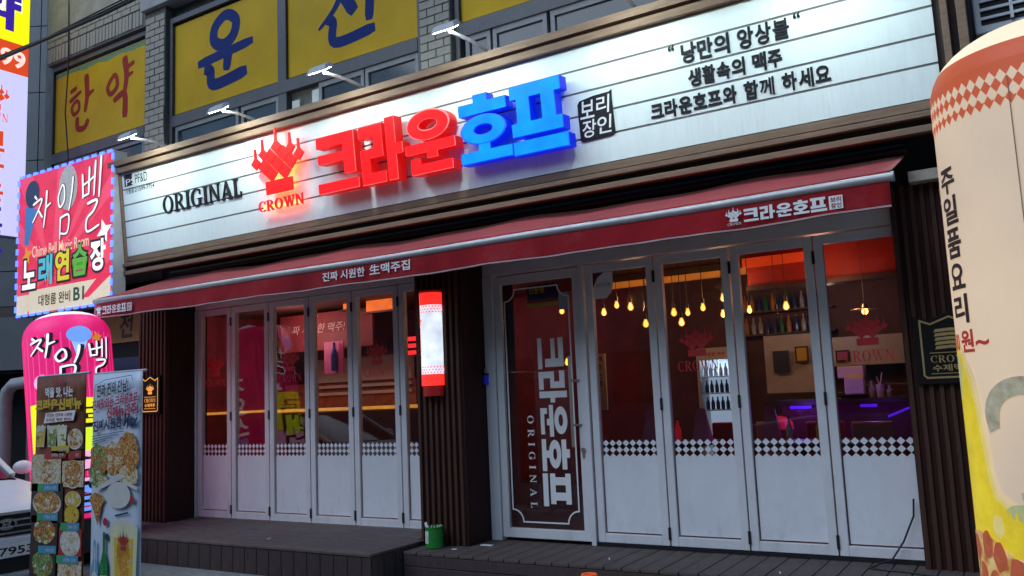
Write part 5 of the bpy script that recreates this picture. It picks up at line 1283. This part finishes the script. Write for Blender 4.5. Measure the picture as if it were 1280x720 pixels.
m = MB(); m.poly(ell(X(.62), .715, .135, .09, 22), BY-.006, 0); m.k = 55; heap(m, .62, .72, .11, .07, 12, (12, 12, 13, 3), 22, .022); m.poly(ell(X(.88), .69, .03, .025, 12), BY, 13); m.build('food_photo', MM, b2)
m = MB(); m.k = 50; m.poly([(X(.06), .66), (X(.30), .66), (X(.20), .50)], BY, 2); heap(m, .18, .675, .08, .05, 1, (1, 1, 2), 16, .03); m.poly(ell(X(.36), .53, .028, .028, 12), BY, 5); m.poly(ell(X(.40), .43, .024, .024, 12), BY, 11); m.build('food_photo', MM, b2)
m = MB(); line(m, [(X(.55), .575), (X(.80), .60)], .012, BY); m.build('small_print', NAVY, b2)
m = MB(); m.k = 60; m.poly([(X(.50), .02), (X(.96), .02), (X(1.0), .50), (X(.46), .50)], BY, 9); m.poly(ell(X(.73), .50, .152, .055, 22, .05), BY, 0); m.poly(ell(X(.73), .47, .145, .05, 20, .06), BY, 9)
m.poly([(X(.57), .03), (X(.90), .03), (X(.92), .43), (X(.54), .43)], BY, 8); m.poly(ell(X(.73), .33, .075, .10, 18, .06), BY, 10); m.poly([(X(.68), .05), (X(.82), .05), (X(.84), .24), (X(.66), .24)], BY, 10)
for k in range(26): m.poly(ell(X(random.uniform(.58, .89)), random.uniform(.05, .46), .006, .008, 8), BY, random.choice((9, 0, 8)))
m.build('beer_photo', MM, b2)
m = MB(); m.k = 95; crest_print(m, X(.73), .35, .12, .13, BY); m.build('crest', PRED, b2)
m = MB(); m.k = 55; bt = lambda cx, w_, z0, z1: [(cx-w_, z0), (cx+w_, z0), (cx+w_, z0+(z1-z0)*.55), (cx+w_*.35, z0+(z1-z0)*.72), (cx+w_*.35, z1), (cx-w_*.35, z1), (cx-w_*.35, z0+(z1-z0)*.72), (cx-w_, z0+(z1-z0)*.55)]
m.poly(bt(X(.15), .042, -.02, .40), BY, 7); m.poly(bt(X(.34), .044, -.02, .46), BY, 6); m.poly(ell(X(.15), .14, .036, .05, 14), BY, 0); m.poly(rect(X(.27), .08, X(.41), .17), BY, 9); m.poly(rect(X(.145), .08, X(.16), .36), BY, 0); m.poly(rect(X(.30), .04, X(.315), .24), BY, 4)
m.build('bottle_photo', MM, b2)
m = MB(); text(m, '신선한 맥주', X(.44), -.02, X(.80), .012, BY-.008, .02); m.build('small_print', NAVY, b2)

# ------------------------------------------------------------------ car
def car(name, lab, xf, yc, paint, flip=1, plate='수 7953'):
    """parked car; nose toward +X (flip=1) or -X"""
    c = thing(name, lab, 'car', (xf-flip*2.2, yc, GZ), rot=(0, 0, 0 if flip == 1 else math.pi))
    def loft(secs, n=28, e=.32):
        b = MB(); vs = []
        for x, w_, z0, z1 in secs:
            cz, hz = (z0+z1)/2, (z1-z0)/2
            for k in range(n):
                t = 2*math.pi*(k+.5)/n; cs, sn = math.cos(t), math.sin(t)
                vs.append((x, w_*math.copysign(abs(cs)**e, cs), cz+hz*math.copysign(abs(sn)**e, sn)))
        fs = []
        for i in range(len(secs)-1):
            for k in range(n): fs.append((i*n+k, i*n+(k+1) % n, (i+1)*n+(k+1) % n, (i+1)*n+k))
        fs += [tuple(range(n))[::-1], tuple(range((len(secs)-1)*n, len(secs)*n))]
        return b.add(vs, fs)
    B = [(2.19, .60, .24, .74), (2.15, .70, .20, .78), (2.02, .80, .19, .81), (1.7, .88, .18, .86), (1.15, .91, .18, .94), (.7, .92, .18, 1.0), (-1.2, .92, .18, 1.02), (-2.0, .88, .20, 1.0), (-2.3, .74, .26, .92)]
    loft(B).build('body', paint, c, True, smooth=True)
    cab = [(1.05, .70, .90, .97), (.35, .72, .92, 1.36), (.0, .70, .92, 1.45), (-1.0, .70, .92, 1.45), (-1.6, .70, .94, 1.30), (-2.05, .68, .94, 1.02)]
    loft(cab, 28, .45).build('glasshouse', CARGL, c, True, smooth=True)
    loft([(.25, .60, 1.40, 1.452), (.0, .66, 1.40, 1.470), (-1.0, .66, 1.40, 1.470), (-1.45, .60, 1.36, 1.40)], 28, .45).build('roof', paint, c, True, smooth=True)
    for s in (-1, 1):
        MB().bar((.98, .70*s, .98), (.12, .69*s, 1.43), .05, .05).build('pillar', paint, c, True)
        mr = MB().sphere((0, 0, 0), .1, 12, 8, sz=.7); mr.v = [(p[0]*.8+.62, p[1]*1.0+s*1.0, p[2]+1.03) for p in mr.v]; mr.build('mirror', paint, c, True, smooth=True)
        MB().add([(2.165, s*.42, .60), (2.03, s*.78, .62), (1.72, s*.87, .72), (1.95, s*.80, .79), (2.12, s*.52, .735)], [(0,1,2,3,4) if s > 0 else (4,3,2,1,0)]).build('headlight', HEADL, c, True)
        for xw in (1.35, -1.35):
            wh = MB().tube([(xw, s*.70, .33), (xw, s*.91, .33)], .33, 24).build('wheel', TYRE, c, True, smooth=True); MB().tube([(xw, s*.90, .33), (xw, s*.925, .33)], .21, 18).build('rim', CHROME, wh, True)
    MB().box(2.185, -.50, .565, 2.20, .50, .745).build('grille', BLACKM, c, True)
    for z in (.585, .635, .685): MB().box(2.20, -.48, z, 2.212, .48, z+.016).build('grille_slat', CHROME, c, True)
    MB().box(2.18, -.56, .742, 2.215, .56, .765).build('grille_trim', CHROME, c, True)
    em = MB()
    q = MB(); q.ring(0, 0, .085, .046, .070, .034, -.006, .004, n=28)
    q.prism([(-.040, -.030), (-.022, -.030), (-.006, .030), (-.024, .030)], -.006, .003); q.prism([(.008, -.030), (.026, -.030), (.042, .030), (.024, .030)], -.006, .003); q.prism([(-.016, -.010), (.016, -.004), (.019, .009), (-.013, .004)], -.007, .002)
    q.v = [(2.222-p[1], p[0], .668+p[2]) for p in q.v]; q.build('emblem', CHROME, c, True)
    MB().box(2.19, -.66, .50, 2.225, .66, .555).build('bumper_bar', paint, c, True, bevel=.01)
    MB().box(2.20, -.26, .395, 2.226, .26, .505).build('number_plate', PRINTW, c, True, bevel=.004)
    q = MB(); text(q, plate, -.23, .41, .23, .49, 0, .02); q.v = [(2.2275-p[1], p[0], p[2]) for p in q.v]; q.build('plate_lettering', INK, c, True)
    MB().box(2.17, -.66, .27, 2.20, .66, .39).build('lower_intake', BLACKM, c, True); MB().box(2.17, -.68, .225, 2.215, .68, .262).build('bumper_lip', LAMPW, c, True, bevel=.008)
    return c
car('parked_car', 'white parked car with chrome grille at the left edge', -4.03, -2.90, CARW)
car('parked_car', 'dark parked car across the street, mirrored in the shop glass', -1.6, -9.6, CARG, -1, '주 4182')

# ------------------------------------------------------------------ cream balloon at the right
BX, BYc, BR, = 3.53, -3.01, .405
bal = thing('inflatable_pillar', 'tall cream inflatable pillar with orange checked band at the right edge', 'inflatable sign', (BX, BYc, GZ))
zs = 2.38
pr = [(BR, GZ+.02), (BR, .4), (BR, 1.0), (BR, 1.6), (BR, 2.15), (BR, zs)]; ms = [0, 0, 0, 0, 0]
for k in range(1, 13):
    t = R(90*k/12); pr.append((BR*math.cos(t)**.85 if k < 12 else .001, zs+.235*math.sin(t)**1.05)); ms.append(2 if k <= 3 else 1)
MB().lathe(BX, BYc, pr, 72, mis=ms).build('pillar', [BCREAM, BTOP, BORG], bal, smooth=True)
VB = math.atan2(-6.818-BYc, 3.402-BX)+2*math.pi; ub = VB*BR
def bp(fn, name, mm, h=.0015):
    q = MB(); fn(q); q.wrap(BX, BYc, BR+h, .03).build(name, mm, bal)
bp(lambda q: q.poly(rect(ub-.64, 2.281, ub+.64, 2.395), 0), 'orange_band', BORG, .0012)
def checks(q, zz, off):
    p = .0375
    for k in range(35):
        for z in zz:
            c = ub-.65+k*p+off*p; q.k = 0; q.poly([(c-p/2, z), (c, z-.0265), (c+p/2, z), (c, z+.0265)], 0, 0)
bp(lambda q: checks(q, (2.2545,), .5), 'check_print', BORG, .0012)
bp(lambda q: checks(q, (2.335, 2.281), 0), 'check_print', BCREAM, .0026)
for k, (c, z, hh) in enumerate((('주', 1.975, .10), ('일', 1.855, .11), ('품', 1.725, .115), ('요', 1.605, .10), ('리', 1.475, .11))):
    bp(lambda q: text(q, c, ub-.50, z, ub-.375, z+hh, 0, .03), 'letter', BINK, .002)
bp(lambda q: text(q, '안', ub-.60, 1.96, ub-.53, 2.04, 0, .02), 'letter', BGRY, .002)
bp(lambda q: text(q, '원~', ub-.46, 1.365, ub-.285, 1.45, 0, .03), 'price_print', BRED, .002)
bp(lambda q: text(q, '3,000', ub-.62, 1.365, ub-.48, 1.44, 0, .03), 'price_print', BRED, .002)
random.seed(11)
BYEL2 = mat('balloon_pale_yellow_wash', (.66, .53, .20), .55, .2, 5, .5, 3.5, emit=(.92, .68, .20), es=.40, evar=3)
BYEL3 = mat('balloon_faint_yellow_wash', (.62, .52, .31), .55, .12, 5, .5, 3.5, emit=(.90, .64, .28), es=.46, evar=3)
edge = [(-.52, 1.39), (-.47, 1.33), (-.43, 1.26), (-.405, 1.18), (-.39, 1.08), (-.38, .98), (-.365, .90), (-.345, .84), (-.28, .80), (-.18, .79), (-.08, .77), (-.04, .66)]
for k, (mm, d) in enumerate(((BYEL3, .034), (BYEL2, .016), (BYEL, .0))):
    bp(lambda q: q.poly([(ub-.64, 1.41)]+[(ub+u+d+random.uniform(-.006, .006), z+d*.6) for u, z in edge]+[(ub-.64, .6)], 0), 'yellow_wash', mm, .0009+.0004*k)
bp(lambda q: q.poly([(ub-.64, 1.37), (ub-.53, 1.36), (ub-.49, 1.30), (ub-.53, 1.20), (ub-.64, 1.18)], 0), 'green_wash', BGRN, .002)
for k, (u, z, a, b) in enumerate(((-.30, .78, .05, .035), (-.22, .80, .07, .03), (-.10, .79, .08, .04), (.04, .81, .10, .04), (-.34, .74, .03, .04))):
    bp(lambda q: q.poly(ell(ub+u, z, a, b, 22, .12), 0), 'green_wash', BGRN if k % 2 else BYEL2, .0014+.0002*k)
def handle(q):
    c, z = ub-.175, 1.13
    q.ring(c, z, .165, .14, .095, .075, 0, a0=0, a1=180, n=20)
    q.poly([(c+.095, z), (c+.165, z), (c+.185, .84), (c+.12, .84)], 0); q.poly([(c-.165, z), (c-.095, z), (c-.10, 1.09), (c-.15, 1.07)], 0)
    q.ring(c+.07, .87, .115, .10, .05, .035, 0, a0=180, a1=330, n=14)
bp(handle, 'mug_handle_print', BGRY, .003)
bp(lambda q: q.poly([(ub-.64, .68), (ub-.47, .71), (ub-.36, .69), (ub-.22, .62), (ub+.1, .56), (ub+.62, .6), (ub+.62, GZ+.05), (ub-.64, GZ+.05)], 0), 'pasta_print', PASTA, .004)
def toms(q):
    for u, z, a in ((-.50, .64, .5), (-.40, .665, -.6), (-.33, .63, -.6), (-.45, .55, .9), (-.25, .59, .3), (-.37, .53, 1.2), (-.12, .53, .2), (.0, .5, 0), (-.3, .45, .4), (-.5, .47, 0), (-.18, .4, 1)):
        q.poly(ell(ub+u, z, .036, .052, 10, .15, a), 0, 0, .0001)
bp(toms, 'tomato_print', TOMATO, .006)
bp(lambda q: q.poly(rect(ub-.085, GZ+.05, ub-.081, 2.33), 0), 'seam', mat('seam_thread', (.25, .2, .16), .7), .007)
MB().lathe(BX, BYc, [(BR+.03, GZ+.006), (BR+.03, GZ+.06), (BR-.02, GZ+.08)], 40).build('fan_base', BLACK, bal, smooth=True)

# ------------------------------------------------------------------ air conditioner above the right end
ac = thing('air_conditioner', 'white outdoor air conditioner with dark louvres above the cream pillar', 'air conditioner', (3.7, -.3, 3.62))
MB().box(3.25, -.30, 3.60, 4.2, .0, 4.3).build('casing', ACW, ac, bevel=.012)
MB().box(3.29, -.306, 3.66, 3.66, -.3005, 4.25).build('grille_back', BLACKM, ac)
for z in [3.69+.062*k for k in range(9)]: MB().box(3.29, -.325, z, 3.66, -.307, z+.018).build('louvre', ACW, ac)
MB().box(3.465, -.328, 3.66, 3.485, -.31, 4.25).build('mullion', ACW, ac)
for q in (3.3, 4.08): MB().box(q, -.28, 3.50, q+.06, .0, 3.598).build('bracket', BLACK, ac)
tag(MB().box(3.43, -.12, GZ, 5.15, -.0, 3.45).build('right_facade', DKWOOD), 'dark shopfront wall behind the cream pillar', 'wall')

# ------------------------------------------------------------------ the other side of the street, seen only in the shop glass
for k, (x0, x1, y, h, lab) in enumerate(((-26, -9, -17, 10.5, 'brown rendered block across the street, far left in the reflections'), (-8.5, 4, -16.5, 8.5, 'low rendered block across the street, mirrored in the glass'), (4.5, 18, -17, 11, 'tall rendered block across the street to the right'))):
    b = thing('street_building', lab, 'building', ((x0+x1)/2, y, GZ), 'buildings across the street')
    MB().box(x0, y-8, GZ, x1, y, h).build('wall', OPPW, b); MB().box(x0-.1, y-8, h, x1+.1, y+.15, h+.35).build('parapet', CONC, b)
    for fl in range(int(h//3)):
        x = x0+1
        while x < x1-1.8:
            MB().box(x, y+.005, fl*3+.9, x+1.5, y+.06, fl*3+2.4).build('window', DPANE, b); x += 2.6
